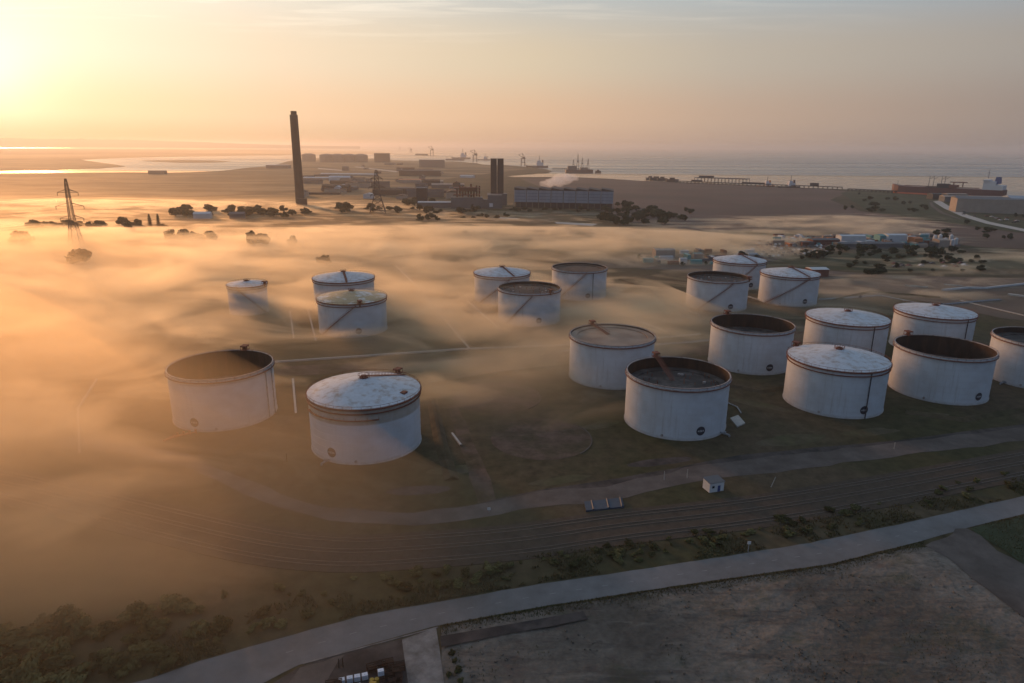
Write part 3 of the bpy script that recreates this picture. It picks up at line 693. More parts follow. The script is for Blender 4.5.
mb.prism([p - O for p in q], 0, .5)
for s_ in (-.3, .1, .45): 
    u = (q[0] - O).lerp(q[1] - O, .5 + s_); v = (q[3] - O).lerp(q[2] - O, .5 + s_); mb.tube(u + Vector((0, 0, .55)), v + Vector((0, 0, .55)), .3, 6)
o = mb.build('material_stack', 'tarp'); o.location = O; tag(o, 'long low blue grey covered stack beside the gravel track', 'stack')

def tote(px, py, rz):
    t = empty('tote_tank', at(px, py, .08), rz, 'white caged plastic tote in the row of totes in the yard', 'tote', 'white plastic totes in the yard')
    mb = MB(); mb.box((0, 0, .08), (1.2, 1.0, .14)); mb.build('pallet', 'bark', t)
    mb = MB(); mb.box((0, 0, .66), (1.12, .92, 1.0), 0, .97); mb.lathe([(.15, 1.16), (.15, 1.25), (.01, 1.26)], 10); mb.build('bottle', 'tote', t)
    mb = MB()
    for z in (.2, .5, .8, 1.1):
        for a, b in (((-.6, -.5), (.6, -.5)), ((.6, -.5), (.6, .5)), ((.6, .5), (-.6, .5)), ((-.6, .5), (-.6, -.5))): mb.tube((*a, z), (*b, z), .02, 4)
    for x in (-.6, -.3, 0, .3, .6):
        for y in (-.5, .5): mb.tube((x, y, .15), (x, y, 1.15), .018, 4)
    for y in (-.25, 0, .25):
        for x in (-.6, .6): mb.tube((x, y, .15), (x, y, 1.15), .018, 4)
    mb.build('cage', 'steel', t)
    return t
t0 = tote(342, 684, .3)
for px, py in ((350, 682), (357.5, 680.5), (365, 679), (350, 692), (358, 690)):
    c = copy_tree(t0); c.location = at(px, py, .08); c.rotation_euler.z = .3 + random.uniform(-.1, .1)
c = copy_tree(t0); c.location = at(381, 675, .08); c['label'] = 'single white plastic tote standing apart among the rusty frames'; c['group'] = ''; del c['group']
c2 = copy_tree(t0); c2.location = at(381, 675, 1.34); c2['label'] = 'white plastic tote stacked on top of the single tote'; del c2['group']
mb = MB(); mb.lathe([(.45, 0), (.45, .3), (.48, .32), (.45, .34), (.45, .9), (.01, .92)], 14); mb.lathe([(.45, 0), (.45, .3), (.48, .32), (.45, .34), (.45, .9), (.01, .92)], 14, (.95, .2, 0)); mb.box((.4, -.9, .5), (1.3, .6, 1.0))
o = mb.build('drum_pallet', 'yellow'); o.location = at(372, 683, .07); tag(o, 'yellow drums on the ground beside the row of white totes', 'drums')
def rack(px, py, rz, label):
    mb = MB()
    for x in (-1.5, 0, 1.5):
        for y in (-.6, .6): mb.tube((x, y, 0), (x, y, 1.5), .07, 5)
    for z in (.3, .9, 1.45):
        for y in (-.6, .6): mb.box((0, y, z), (3.1, .1, .12))
        for x in (-1.5, 0, 1.5): mb.box((x, 0, z + .125), (.1, 1.2, .1))
    mb.box((-.5, 0, .55), (1.6, 1.0, .35)); mb.box((.7, .1, 1.15), (1.3, .9, .3))
    o = mb.build('steel_rack', 'rust_dark'); o.location = at(px, py, .07); o.rotation_euler.z = rz; return tag(o, label, 'rack', 'rusty steel racks in the yard')
rk = rack(393, 676, .3, 'rusty steel racks of scrap standing in the yard')
for px, py, a in ((397, 670, .25), (389, 686, .3), (399, 684, 1.7), (375, 670, .4), (334, 688, .2), (386, 667, .3)):
    c = rk.copy(); COL.objects.link(c); c.location = at(px, py, .07); c.rotation_euler.z = a
def post(px, py, h, label, lamp=False, grp=None, m='steel', sign=False):
    t = empty('lamp_post' if lamp else 'marker_post', at(px, py), 0, label, 'lamp post' if lamp else 'post', grp)
    mb = MB(); mb.tube((0, 0, 0), (0, 0, h), .13, 8, .09); mb.build('pole', m, t)
    if lamp:
        mb = MB(); mb.tube((0, 0, h - .1), (-1.2, -.3, h + .1), .06, 6); mb.box((-1.5, -.38, h + .1), (.8, .3, .16)); mb.build('lamp_head', 'clad_white', t)
    if sign:
        mb = MB(); mb.box((0, -.16, h - .4), (.9, .08, .8)); mb.build('sign_panel', 'clad_white', t)
    return t
post(748, 552, 3.2, 'white topped post beside the front road and dry grass', sign=True)
post(339, 668, 2.2, 'thin dark gate post at the yard corner, left of a pair', m='bark'); post(343, 667, 2.2, 'thin dark gate post at the yard corner, right of a pair', m='bark')
post(489, 512, 1.5, 'short pale marker post by the bend of the gravel track', sign=True)
post(771, 487, 3.5, 'pale leaning marker post between the white hut and the railway', m='wall_pale').rotation_euler = (0, .3, 0)
post(687, 478, 3, 'thin pale post on the far edge of the gravel track, left of the hut', m='wall_pale'); post(664, 480, 3, 'thin pale post on the far edge of the track, near the covered stack', m='wall_pale')
post(287, 462, 3, 'dark post in front of the grime banded tank', m='bark'); post(894, 449, 2.5, 'pale post on the track verge below the blackest open tank', m='wall_pale')
# fence along the verge of the front road
# ------------------------------------------------------------------ vegetation
def crown_mesh(mb, c, rad, n, leaf, rng, clumps=9, flat=1.0):
    cl = []
    for k in range(clumps):
        while True:
            p = Vector((rng.uniform(-1, 1), rng.uniform(-1, 1), rng.uniform(-1, 1)))
            if p.length < 1: break
        p = p * .72; cl.append((Vector((p.x * rad[0], p.y * rad[1], p.z * rad[2])), rng.uniform(.28, .52)))
    for i in range(n):
        o, s = cl[rng.randrange(len(cl))]
        d = Vector((rng.gauss(0, 1), rng.gauss(0, 1), rng.gauss(0, 1))).normalized() * (rng.random() ** .4) * s
        p = Vector(c) + o + Vector((d.x * rad[0], d.y * rad[1], d.z * rad[2]))
        nrm = (d.normalized() + Vector((rng.uniform(-.7, .7), rng.uniform(-.7, .7), rng.uniform(-.3, .9)))).normalized()
        a = nrm.orthogonal().normalized(); b = nrm.cross(a); th = rng.random() * PI; a, b = a * math.cos(th) + b * math.sin(th), b * math.cos(th) - a * math.sin(th)
        l = leaf * rng.uniform(.6, 1.4)
        mb.add([p - a * l * .5, p + b * l * .45, p + a * l * .6, p - b * l * .4], [(0, 1, 2, 3)])
def tree_proto(name, label, cat, group, rng, h, r, n, leaf, m='leaf', kind='round'):
    t = empty(name, (0, 0, 0), 0, label, cat, group)
    tr = MB(); 
    if kind == 'round':
        tr.tube((0, 0, 0), (0, 0, h * .45), h * .035, 7, h * .022)
        for k in range(5):
            a = rng.random() * 2 * PI; tr.tube((0, 0, h * rng.uniform(.25, .42)), (math.cos(a) * r * .6, math.sin(a) * r * .6, h * rng.uniform(.5, .75)), h * .018, 5, h * .006)
        tr.build('trunk', 'bark', t)
        cr = MB(); crown_mesh(cr, (0, 0, h * .58), (r, r, h * .42), n, leaf, rng, 12); cr.build('crown', m, t)
    elif kind == 'bush':
        for k in range(5):
            a = rng.random() * 2 * PI; tr.tube((0, 0, 0), (math.cos(a) * r * .5, math.sin(a) * r * .5, h * .6), h * .02, 5, h * .008)
        tr.build('stems', 'bark', t)
        cr = MB(); crown_mesh(cr, (0, 0, h * .48), (r, r, h * .5), n, leaf, rng, 9); cr.build('crown', m, t)
    elif kind == 'conifer':
        tr.tube((0, 0, 0), (0, 0, h * .95), h * .02, 7, h * .005); tr.build('trunk', 'bark', t)
        cr = MB()
        for i in range(n):
            q = rng.random() ** 1.2; z = h * (.06 + .94 * q); rr = r * (1 - q) ** .55 * (rng.random() ** .45) * (.8 + .35 * math.sin(q * 40 + rng.random())); a = rng.random() * 2 * PI; p = Vector((rr * math.cos(a), rr * math.sin(a), z))
            d = Vector((math.cos(a), math.sin(a), -.4)); sd = Vector((-math.sin(a), math.cos(a), rng.uniform(-.4, .4))); l = leaf * rng.uniform(.6, 1.4)
            cr.add([p - d * l * .5, p + sd * l * .4, p + d * l * .6, p - sd * l * .4], [(0, 1, 2, 3)])
        cr.build('crown', m, t)
    return t
def plant(px, py, proto, s=1.0, first=[None], label=None, grp=None, z=0.0, loc=None, sz=None):
    o = copy_tree(proto); o.location = loc if loc is not None else at(px, py, z)
    o.scale = (s * random.uniform(.88, 1.12), s * random.uniform(.88, 1.12), s * (sz or random.uniform(.85, 1.15))); o.rotation_euler.z = random.random() * 6.28
    if label: o['label'] = label
    if grp: o['group'] = grp
    elif label and 'group' in o: del o['group']
    return o
rng = random.Random(3)
GT = 'trees of the far wood'
treeA = [tree_proto('tree', 'dark broadleaf tree in the misty tree belts behind the tank farm', 'tree', 'broadleaf trees behind the tank farm', rng, 8.5 + k * .6, 7.0 - k * .5, 620, 1.5, 'leaf_dark', 'bush') for k in range(5)]
shrubS = [tree_proto('shrub', 'dull green roadside shrub in the thicket along the front road', 'shrub', 'roadside shrubs along the front road', rng, 3.0, 2.4, 1500, .42, 'leaf', 'bush') for k in range(4)]
conif = tree_proto('conifer_tree', 'tall dark conifer in the mist right of the left pylon, left one of two', 'tree', None, rng, 17, 3.6, 900, 1.3, 'leaf_dark', 'conifer')
protos = treeA + shrubS
conif.location = at(150.5, 228)
c = copy_tree(conif); c.location = at(159, 228); c.scale = (.95, .95, 1.02); c.rotation_euler.z = 1; c['label'] = 'tall dark conifer in the mist right of the left pylon, right one of two'
for (px, py, s, lb) in ((25, 249, 2.1, 'large round tree rising out of the golden mist at the left edge'), (128, 232, 1.35, 'rounded tree just left of the two conifers'), (75, 266, 1.8, 'faint tree almost drowned in mist below the left pylon'),
                        (172, 242, 1.55, 'bushy tree at the left end of the row in mist'), (183, 243, 1.6, 'bushy tree in the mist row, second from the left end'), (193, 243, 1.6, 'bushy tree in the middle of the row in mist'), (203, 243, 1.4, 'bushy tree in the mist row, next to its right end'), (214, 243, 1.5, 'rounded tree at the right end of the row in mist'),
                        (254, 246, 1.9, 'tree with a broad crown poking from mist above the smallest tank'), (267, 247, 1.3, 'low tree beside the broad crowned tree above the smallest tank'), (292, 248, 1.2, 'small rounded tree alone in mist above the half hidden tank'), (326, 266, 1.1, 'faint shrub just above the half hidden cone roofed tank'),
                        (465, 234, .6, 'tiny dark bush on the mist bank below the power station')):
    plant(px, py, treeA[random.randrange(5)], s, label=lb)
# tree belts : (px range, py range, count, scale)
for (xa, xb, ya, yb, n, s) in ((175, 310, 211, 218, 40, 1.25), (330, 480, 209, 214.5, 26, 1.0), (405, 440, 200, 208, 9, 1.2), (600, 690, 210, 225, 46, 1.25), (612, 640, 206, 214, 8, 1.1), (450, 520, 216, 219, 9, .6), (420, 448, 218, 222, 7, .8),
                               (800, 960, 250, 260, 54, .72), (505, 618, 209.5, 212.5, 20, .65), (845, 985, 261, 272, 22, .55), (866, 880, 273, 275, 4, .85), (845, 935, 194, 212, 18, .9), (930, 1024, 216, 240, 12, .8), (640, 760, 256, 268, 12, .6), (30, 172, 226, 229.5, 26, 1.1)):
    for k in range(n):
        px, py = random.uniform(xa, xb), random.uniform(ya, yb)
        if s == .8 and xa == 845: py = ya + (px - xa) * .11 + random.uniform(0, 9)
        c = plant(px, py, treeA[random.randrange(5)], s * random.uniform(.55, 1.1)); c.scale.x *= random.uniform(1.2, 2.0); c.rotation_euler.z = random.uniform(-.5, .5); c.scale.z *= random.choice((.75, .9, 1, 1.25))
# roadside thicket
for k in range(270):
    u = random.random(); px = -60 + 1085 * u ** 1.9
    yup = 640 - (px - 0) * .0 ; 
    # lower limit just above road upper edge
    ye = next((a[1] + (b[1] - a[1]) * (px - a[0]) / (b[0] - a[0]) for a, b in zip(road_up, road_up[1:]) if a[0] <= px <= b[0]), 640)
    depth_ = 78 * max(.25, 1 - px / 640.0)
    py = ye - 9 - depth_ * random.random()
    c = plant(px, py, shrubS[random.randrange(4)], random.uniform(.35, 1.1) * (1.15 if px < 220 else .55)); c.scale.x *= random.uniform(1, 2); c.scale.z *= random.uniform(.6, 1.15)
for px, py in ((455, 662), (458, 672), (452, 655), (460, 683), (449, 676), (600, 560), (640, 553), (690, 543), (830, 529), (860, 521), (930, 507), (655, 548), (612, 556)):
    plant(px, py, shrubS[random.randrange(4)], random.uniform(.25, .5))
for q in protos:   # the prototypes stand in the belts too
    q.location = at(random.uniform(615, 680), random.uniform(212, 224)) if q in treeA else at(random.uniform(60, 240), random.uniform(628, 640))
# rough grass on verge and banks : one scattered body
gm = MB(); rg = random.Random(11)
def tuft(p, s):
    for k in range(4):
        a = rg.random() * 2 * PI; d = Vector((math.cos(a), math.sin(a), 0)); w = Vector((-d.y, d.x, 0)) * .09 * s
        gm.add([p - w, p + w, p + d * .28 * s + Vector((0, 0, .55 * s * rg.uniform(.6, 1.3)))], [(0, 1, 2)])
for k in range(15000):
    px = rg.uniform(-20, 1040)
    ye = next((a[1] + (b[1] - a[1]) * (px - a[0]) / (b[0] - a[0]) for a, b in zip(road_up, road_up[1:]) if a[0] <= px <= b[0]), 640)
    py = ye - 1.5 - 40 * (1 - .55 * max(0, px) / 1024) * rg.random() ** 1.3
    p = at(px, py)
    if fbm(p.x * .05, p.y * .05, 2) > .0: tuft(p, rg.uniform(.4, 1.4))
for k in range(5000):
    px = rg.uniform(440, 1040)
    ye = next((a[1] + (b[1] - a[1]) * (px - a[0]) / (b[0] - a[0]) for a, b in zip(road_lo, road_lo[1:]) if a[0] <= px <= b[0]), 640)
    p = at(px, ye + .8 + 9 * rg.random() ** 2)
    if not (925 < px < 985): tuft(p, rg.uniform(.4, .9))
for k in range(5000):
    px, py = rg.uniform(445, 1024), rg.uniform(570, 690); p = at(px, py)
    if inside(p.x, p.y, poly) and fbm(p.x * .05, p.y * .05, 14) > .16: tuft(Vector((p.x, p.y, hfield(p.x, p.y, 1) - .05)), rg.uniform(.25, .8))
vp = [at(x, y) for x, y in ((970, 529), (1024, 516), (1060, 507), (1060, 600), (1040, 574), (995, 545))]
for k in range(5000):
    p = at(rg.uniform(965, 1060), rg.uniform(505, 600))
    if inside(p.x, p.y, vp) and fbm(p.x * .12, p.y * .12, 3) > -.15: tuft(p + Vector((0, 0, .1)), rg.uniform(.3, .9))
tag(gm.build('grass', 'leaf_straw'), 'rough dry grass along the verges of the front road', 'grass', kind='stuff')
rb = MB(); rg = random.Random(5)
for k in range(900):
    px, py = rg.uniform(445, 1024), rg.uniform(570, 690); p = at(px, py)
    if not inside(p.x, p.y, poly) or fbm(p.x * .06, p.y * .06, 8) < .05: continue
    s = rg.uniform(.08, .35); rb.box((p.x, p.y, .25 + s * .2), (s * 2, s * 1.4, s), rg.random() * 3, .6)
tag(rb.build('rubble', 'dirt'), 'scattered rubble and stones on the scraped dirt field', 'rubble', kind='stuff')

# ------------------------------------------------------------------ pylons and cables
def pylon(loc, H, B, rz, label, r=.3):
    t = empty('pylon', loc, rz, label, 'pylon', None)
    lv = [(0, B / 2), (.16, B * .38), (.30, B * .27), (.42, B * .19), (.51, B * .17), (.60, B * .155), (.70, B * .14), (.80, B * .125), (.87, B * .11), (.94, B * .09), (1.0, B * .05)]
    mb = MB()
    for (a, wa), (b, wb) in zip(lv, lv[1:]):
        ca = [Vector((sx * wa, sy * wa, a * H)) for sx, sy in ((-1, -1), (1, -1), (1, 1), (-1, 1))]; cb = [Vector((sx * wb, sy * wb, b * H)) for sx, sy in ((-1, -1), (1, -1), (1, 1), (-1, 1))]
        for i in range(4):
            j = (i + 1) % 4; mb.tube(ca[i], cb[i], r, 4); mb.tube(ca[i], cb[j], r * .55, 4); mb.tube(ca[j], cb[i], r * .55, 4); mb.tube(cb[i], cb[j], r * .55, 4)
    mb.build('tower_body', 'pylon', t)
    tips = []
    for q, ln in ((.42, .16), (.60, .19), (.80, .14)):
        z = q * H; L = ln * H; mb = MB()
        for s_ in (-1, 1):
            tip = Vector((s_ * L, 0, z)); w = B * .12
            for y in (-w, w): mb.tube((s_ * w, y, z), tip, r * .8, 4); mb.tube((s_ * w, y, z + H * .045), tip, r * .8, 4)
            mb.box((0, 0, z + .2), (B * .3, .5, .5)); mb.tube(tip, tip - Vector((0, 0, 3.2)), .28, 5); tips.append(tip - Vector((0, 0, 3.2)))
        mb.build('cross_arm', 'pylon', t)
    return t, tips
p1 = at(76.5, 246); p2 = at(378, 213)
az = math.atan2((p2 - p1).y, (p2 - p1).x)
y1, tips1 = pylon(p1, 66, 11.5, math.radians(12), 'tall steel lattice pylon standing in the golden mist at left')
y2, tips2 = pylon(p2, 64, 24, math.radians(8), 'squat dark lattice pylon in front of the power station beside the chimney', .55)
def W_(p, rz, v): ca, sa = math.cos(rz), math.sin(rz); return p + Vector((v.x * ca - v.y * sa, v.x * sa + v.y * ca, v.z))
for k, (a, b) in enumerate(zip(tips1, tips2)):
    mb = MB(); A = W_(p1, math.radians(12), a); B_ = W_(p2, math.radians(8), b); Lf = A + (p1 - p2).normalized() * 450 + Vector((-120, -120, 6))
    for P0, P1 in ((Lf, A), (A, B_)):
        pr = None
        for i in range(17):
            u = i / 16; p = P0.lerp(P1, u) - Vector((0, 0, 9 * 4 * u * (1 - u)))
            if pr is not None: mb.tube(pr - p1, p - p1, .07, 4)
            pr = p
    o = mb.build('power_line', 'pylon'); o.location = p1; tag(o, 'thin power line strung through the mist from the left pylon', 'power line', 'power lines between the pylons')

# ------------------------------------------------------------------ power station
def bx(parent, name, m, boxes):
    mb = MB()
    for b in boxes: mb.box(*b)
    return mb.build(name, m, parent)
# chimney
cb = at(300.5, 205); 
t = empty('chimney', cb, math.radians(12), 'very tall dark brown chimney with three flue tips, alone in the mist', 'chimney')
mb = MB(); mb.lathe([(7.8, 0), (7.2, 40), (6.8, 90), (6.5, 140), (6.4, 147), (5.8, 147.2), (.01, 147.2)], 24); mb.build('shaft', 'brick', t, True)
for k in range(3):
    a = 2 * PI * k / 3 + .4; mb = MB(); mb.lathe([(2.2, 145), (2.2, 153), (1.8, 153), (1.8, 148)], 14, (3.1 * math.cos(a), 3.1 * math.sin(a), 0)); mb.build('flue', 'brick', t)
bx(t, 'base_house', 'brick', [((4, -10, 6), (16, 10, 12))])
# condenser hall
A_, B_ = at(514, 207.5), at(613, 209.5); L = (B_ - A_).length; ang = math.atan2((B_ - A_).y, (B_ - A_).x)
t = empty('condenser_hall', A_, ang, 'long blue grey power station hall with a row of sawtooth roofed bays', 'power station hall')
n = 8; w = L / n; dp = 42
bx(t, 'undercroft_shade', 'clad_dark', [((L / 2, dp / 2, 4.5), (L - 4, dp - 6, 9))])  # dark block stands in for the shade beneath the raised bays
col_ = MB()
for k in range(17): col_.box((L * k / 16, .6, 4.6), (1.2, 1.2, 9.2))
col_.build('columns', 'clad_grey', t)['kind'] = 'stuff'
for k in range(n):
    x = (k + .5) * w
    bx(t, 'wall_panel', 'clad_blue', [((x, dp / 2, 19.2), (w - 1.1, dp, 19.6))])
    mb = MB(); x0_, x1_ = x - w / 2 + .4, x + w / 2 - .4
    mb.add([(x0_, -.5, 29.05), (x1_, -.5, 29.05), (x1_, dp + .5, 29.05), (x0_, dp + .5, 29.05), (x0_, -.5, 33.4), (x1_, -.5, 30.2), (x1_, dp + .5, 30.2), (x0_, dp + .5, 33.4)], [(3, 2, 1, 0), (4, 5, 6, 7), (0, 1, 5, 4), (1, 2, 6, 5), (2, 3, 7, 6), (3, 0, 4, 7)])
    mb.build('bay_roof', 'clad_dark', t)
    bx(t, 'louvre', 'clad_grey', [((x, -.12, 14 + 5 * q), (w - 3, .2, .5)) for q in range(3)])
# twin stack
c = at(497, 205)
t = empty('twin_stack', c, .05, 'pair of dark square boiler stacks joined side by side behind the long hall', 'stack')
for s_ in (-1, 1): bx(t, 'stack_shaft', 'clad_dark', [((s_ * 5.9, 0, 39), (10.6, 11, 78))]); bx(t, 'stack_cap', 'clad_grey', [((s_ * 5.9, 0, 78.6), (11.0, 11.6, 1.2))])
bx(t, 'base_block', 'clad_grey', [((0, 0, 10), (34, 26, 20))])
bx(t, 'bracing', 'clad_grey', [((0, -5, z), (3, 1, 1)) for z in (25, 38, 52, 66)])
# boiler house in red brown steel
c = at(467, 208)
t = empty('boiler_house', c, .05, 'dark boiler house with red brown steelwork on its roof', 'boiler house')
bx(t, 'wall', 'clad_grey', [((0, 0, 9), (52, 30, 18)), ((32, 2, 7), (26, 24, 14))]); bx(t, 'annex', 'clad_grey', [((46, 0, 11), (24, 26, 22))])
mb = MB()
for k in range(9):
    x = -16 + k * 4.6; mb.box((x, (k % 3) * 5 - 5, 25 + (k % 2) * 3), (2.6, 4, 14 + (k % 3) * 4))
for z in (22, 28, 33): mb.box((0, 0, z), (44, 16, 1))
mb.box((2, 0, 31), (30, 12, 6)); mb.build('steelwork', 'clad_red', t)
bx(t, 'door', 'clad_white', [((40, -13.2, 6), (6, .4, 6))])
def plain_building(px, py, w, d, h, rz, m, roofm, label, cat='building', grp=None, name='building', gable=0.0, win=False):
    t = empty(name, at(px, py), rz, label, cat, grp)
    bx(t, 'wall', m, [((0, d / 2, h / 2), (w, d, h))])
    mb = MB(); g = gable
    mb.add([(-w / 2 - .3, -.3, h + .02), (w / 2 + .3, -.3, h + .02), (w / 2 + .3, d + .3, h + .02), (-w / 2 - .3, d + .3, h + .02), (-w / 2 - .3, d / 2, h + .3 + g), (w / 2 + .3, d / 2, h + .3 + g)], [(3, 2, 1, 0), (0, 1, 5, 4), (2, 3, 4, 5), (1, 2, 5), (3, 0, 4)])
    mb.build('roof', roofm, t)
    nw = max(2, int(w / 6))
    if win: bx(t, 'doors_and_windows', 'glass', [((-w / 2 + w * (k + .5) / nw, -.06, h * .45), (w / nw * .4, .1, h * .35)) for k in range(nw)])
    return t
plain_building(422, 206, 18, 18, 30, .05, 'clad_dark', 'clad_grey', 'narrow dark plant block left of the boiler house', gable=1)
plain_building(436, 208, 60, 20, 9, .05, 'clad_grey', 'clad_white', 'low grey plant building with a pale roof beside the dark trees', gable=1)
plain_building(406, 192, 40, 34, 6, .1, 'clad_grey', 'clad_white', 'low shed with a bright white roof beyond the second pylon', gable=3)
plain_building(448, 188, 80, 30, 8, .1, 'clad_grey', 'clad_tan', 'wide low building with a tan roof beyond the boiler house', gable=2)
plain_building(415, 183, 90, 40, 8, .1, 'clad_tan', 'clad_orange', 'low building with a warm orange roof in the far works', gable=2)
plain_building(432, 184.5, 60, 40, 8, .1, 'clad_tan', 'clad_tan', 'low tan building next to the orange roofed one in the far works', gable=2)
plain_building(432, 167.5, 120, 60, 34, .1, 'clad_grey', 'clad_grey', 'large grey block on the far shore works, right of the square block', gable=1)
plain_building(382, 162.5, 90, 60, 52, .1, 'clad_dark', 'clad_dark', 'square dark block standing on the far shoreline', gable=1)
plain_building(420, 176, 140, 40, 18, .1, 'clad_dark', 'clad_grey', 'long dark industrial building amid the far works', gable=1)
plain_building(455, 160.5, 130, 40, 10, .1, 'clad_grey', 'clad_grey', 'low long quay building on the far waterfront', gable=1)
plain_building(277, 168.5, 95, 40, 14, .0, 'clad_grey', 'clad_white', 'low pale building at the water edge left of the chimney', gable=1)
plain_building(156, 174.3, 52, 26, 11, .0, 'clad_grey', 'clad_grey', 'grey block by the bright creek at left', gable=1)
plain_building(202, 219, 22, 14, 7, .2, 'clad_white', 'clad_white', 'pale shed among the misty trees left of the chimney', gable=2)
plain_building(237, 219, 20, 12, 7, .2, 'clad_grey', 'clad_grey', 'dark grey shed among the misty trees below the chimney', gable=2)
plain_building(348, 176, 190, 26, 6, -.1, 'clad_tan', 'clad_white', 'long pale roofed shed on the flat land right of the chimney', gable=2)
plain_building(318, 180, 90, 26, 6, -.05, 'clad_tan', 'clad_white', 'short pale roofed shed right of the chimney', gable=2)
for m in ('clad_grey', 'clad_tan', 'clad_white', 'clad_dark'):
    nm = {'clad_grey': 'grey', 'clad_tan': 'tan', 'clad_white': 'white', 'clad_dark': 'dark'}[m]; proto = None
    for k in range(5 if m == 'clad_white' else 15):
        px, py = random.uniform(305, 478), random.uniform(164, 200)
        if proto is None: proto = plain_building(px, py, 34, 18, 6, .1, m, 'clad_white' if m == 'clad_white' else 'clad_dark' if m == 'clad_grey' else 'roof_dusty', 'small low %s shed in the hazy far works beyond the power station' % nm, 'shed', 'low %s sheds in the far works' % nm, 'shed', 1.5); c = proto
        else: c = copy_tree(proto); c.location = at(px, py)
        c.rotation_euler.z = random.choice((.1, .12, 1.6, -.2)); c.scale = (random.uniform(.5, 2.2), random.uniform(.6, 1.5), random.uniform(.6, 2.2))
# far storage tanks on the shoreline
def far_tank(px, py, r, h):
    t = empty('gas_tank', at(px, py), 0, 'squat grey gas tank in the hazy row on the far shore right of the chimney', 'gas tank', 'gas tanks on the far shore')
    mb = MB(); mb.lathe([(r, 0), (r, h), (r * .98, h)], 40); mb.build('shell', 'clad_grey', t)
    mb = MB(); mb.lathe([(r * .98, h), (r * .8, h + r * .09), (r * .4, h + r * .18), (.01, h + r * .2)], 40); mb.build('dome', 'clad_grey', t)
    return t
g0 = far_tank(309, 161.5, 42, 40)
for px in (327, 338, 349, 361):
    c = copy_tree(g0); c.location = at(px, 162)
# light roads in the far works
psheet('far_road', [(354, 167), (356, 166.6), (398, 171.3), (396, 172.2)], .15, 'wall_pale'); psheet('far_road', [(318, 168), (342, 170), (344, 171), (318, 169)], .15, 'wall_pale')
psheet('far_road', [(300, 226), (345, 222), (345, 223), (300, 227)], .15, 'track')
psheet('far_road', [(495, 217), (520, 218.5), (518, 219.5), (494, 218.2)], .15, 'wall_pale'); psheet('far_road', [(555, 222), (598, 224), (592, 226), (556, 223.5)], .15, 'wall_pale')
psheet('far_road', [(470, 230), (490, 230.5), (489, 231.6), (470, 231.2)], .15, 'wall_pale')

# ------------------------------------------------------------------ ships, jetties, cranes
def ship(px, py, Ls, W, rz, label, big=True, hull='hull_red', boot='hull_orange', z=-2):
    t = empty('tanker_ship' if big else 'boat', at(px, py, z), rz, label, 'ship' if big else 'boat')
    st = [(-.5, .0, 1.25), (-.47, .5, 1.18), (-.42, .85, 1.08), (-.34, 1, 1.0), (.30, 1, 1.0), (.42, .92, 1.0), (.49, .78, 1.05), (.5, .7, 1.06)]
    D = Ls * .082
    def loft(z0, z1, mname, nm, inset=0.0):
        mb = MB()
        for q, b, hs in st:
            b = max(b, .03) * (1 - inset); x = q * Ls + (0 if z1 > D * .4 else (Ls * .015 if q < -.4 else 0))
            zt = z1 * (hs if z1 > D * .6 else 1)
            mb.v += [(x, -b * W / 2, z0), (x, -b * W / 2, zt), (x, b * W / 2, zt), (x, b * W / 2, z0)]
        for i in range(len(st) - 1):
            for k in range(4): a = i * 4 + k; b2 = i * 4 + (k + 1) % 4; mb.f.append((a, b2, b2 + 4, a + 4)); mb.m.append(0)
        mb.f.append((0, 1, 2, 3)); mb.f.append((28, 31, 30, 29)); mb.m += [0, 0]; return mb.build(nm, mname, t)
    loft(D * .3, D, hull, 'hull'); loft(-1, D * .3, boot if boot else hull, 'boot_topping', .01)
    hx = Ls * .37
    if big:
        bx(t, 'deckhouse', 'ship_white', [((hx, 0, D + 9), (Ls * .10, W * .8, 18)), ((hx - Ls * .03, 0, D + 19.6), (Ls * .045, W * .95, 3)), ((hx + .035 * Ls, 0, D + 5), (Ls * .16, W * .9, 10))])
        bx(t, 'bridge_windows', 'glass', [((hx - Ls * .0535, 0, D + 19.8), (.6, W * .9, 1.6))])
        bx(t, 'funnel', 'funnel_blue', [((hx + Ls * .055, 0, D + 20), (Ls * .05, W * .35, 14), 0, .75)])
        mb = MB(); mb.tube((hx - Ls * .03, 0, D + 24), (hx - Ls * .03, 0, D + 44), .9, 6, .4); mb.box((hx - Ls * .03, 0, D + 36), (1, 10, 1)); mb.build('mast', 'clad_grey', t)
        mb = MB()
        for x in (-.16, -.12, -.05, -.02): mb.tube((x * Ls, 0, D), (x * Ls, 0, D + 26), .8, 6, .5); mb.tube((x * Ls, 0, D + 18), (x * Ls + 9, 0, D + 24), .4, 5)
        mb.build('deck_cranes', 'clad_grey', t)
        mb = MB()
        for y in (-3, -1, 1, 3): mb.tube((-Ls * .38, y, D + 2), (Ls * .28, y, D + 2), .6, 6)
        mb.box((.06 * Ls, 0, D + 4), (16, W * .7, 6)); mb.box((.1 * Ls, 0, D + 13), (34, 2, 2)); mb.box((.06 * Ls, 0, D + 8), (2, 2, 10)); mb.box((.14 * Ls, 0, D + 8), (2, 2, 10))
        mb.build('deck_pipes', 'clad_red', t)
        mb = MB(); mb.tube((-Ls * .45, 0, D * 1.15), (-Ls * .45, 0, D + 12), .5, 6); mb.build('foremast', 'clad_grey', t)
    else:
        bx(t, 'deckhouse', 'ship_white', [((Ls * .12, 0, D + Ls * .07), (Ls * .3, W * .7, Ls * .14)), ((Ls * .08, 0, D + Ls * .18), (Ls * .16, W * .5, Ls * .09))])
        mb = MB(); mb.tube((Ls * .1, 0, D + Ls * .2), (Ls * .1, 0, D + Ls * .45), Ls * .012, 5); mb.build('mast', 'clad_grey', t)
        bx(t, 'funnel', hull, [((Ls * .25, 0, D + Ls * .16), (Ls * .08, W * .3, Ls * .2), 0, .8)])
    return t
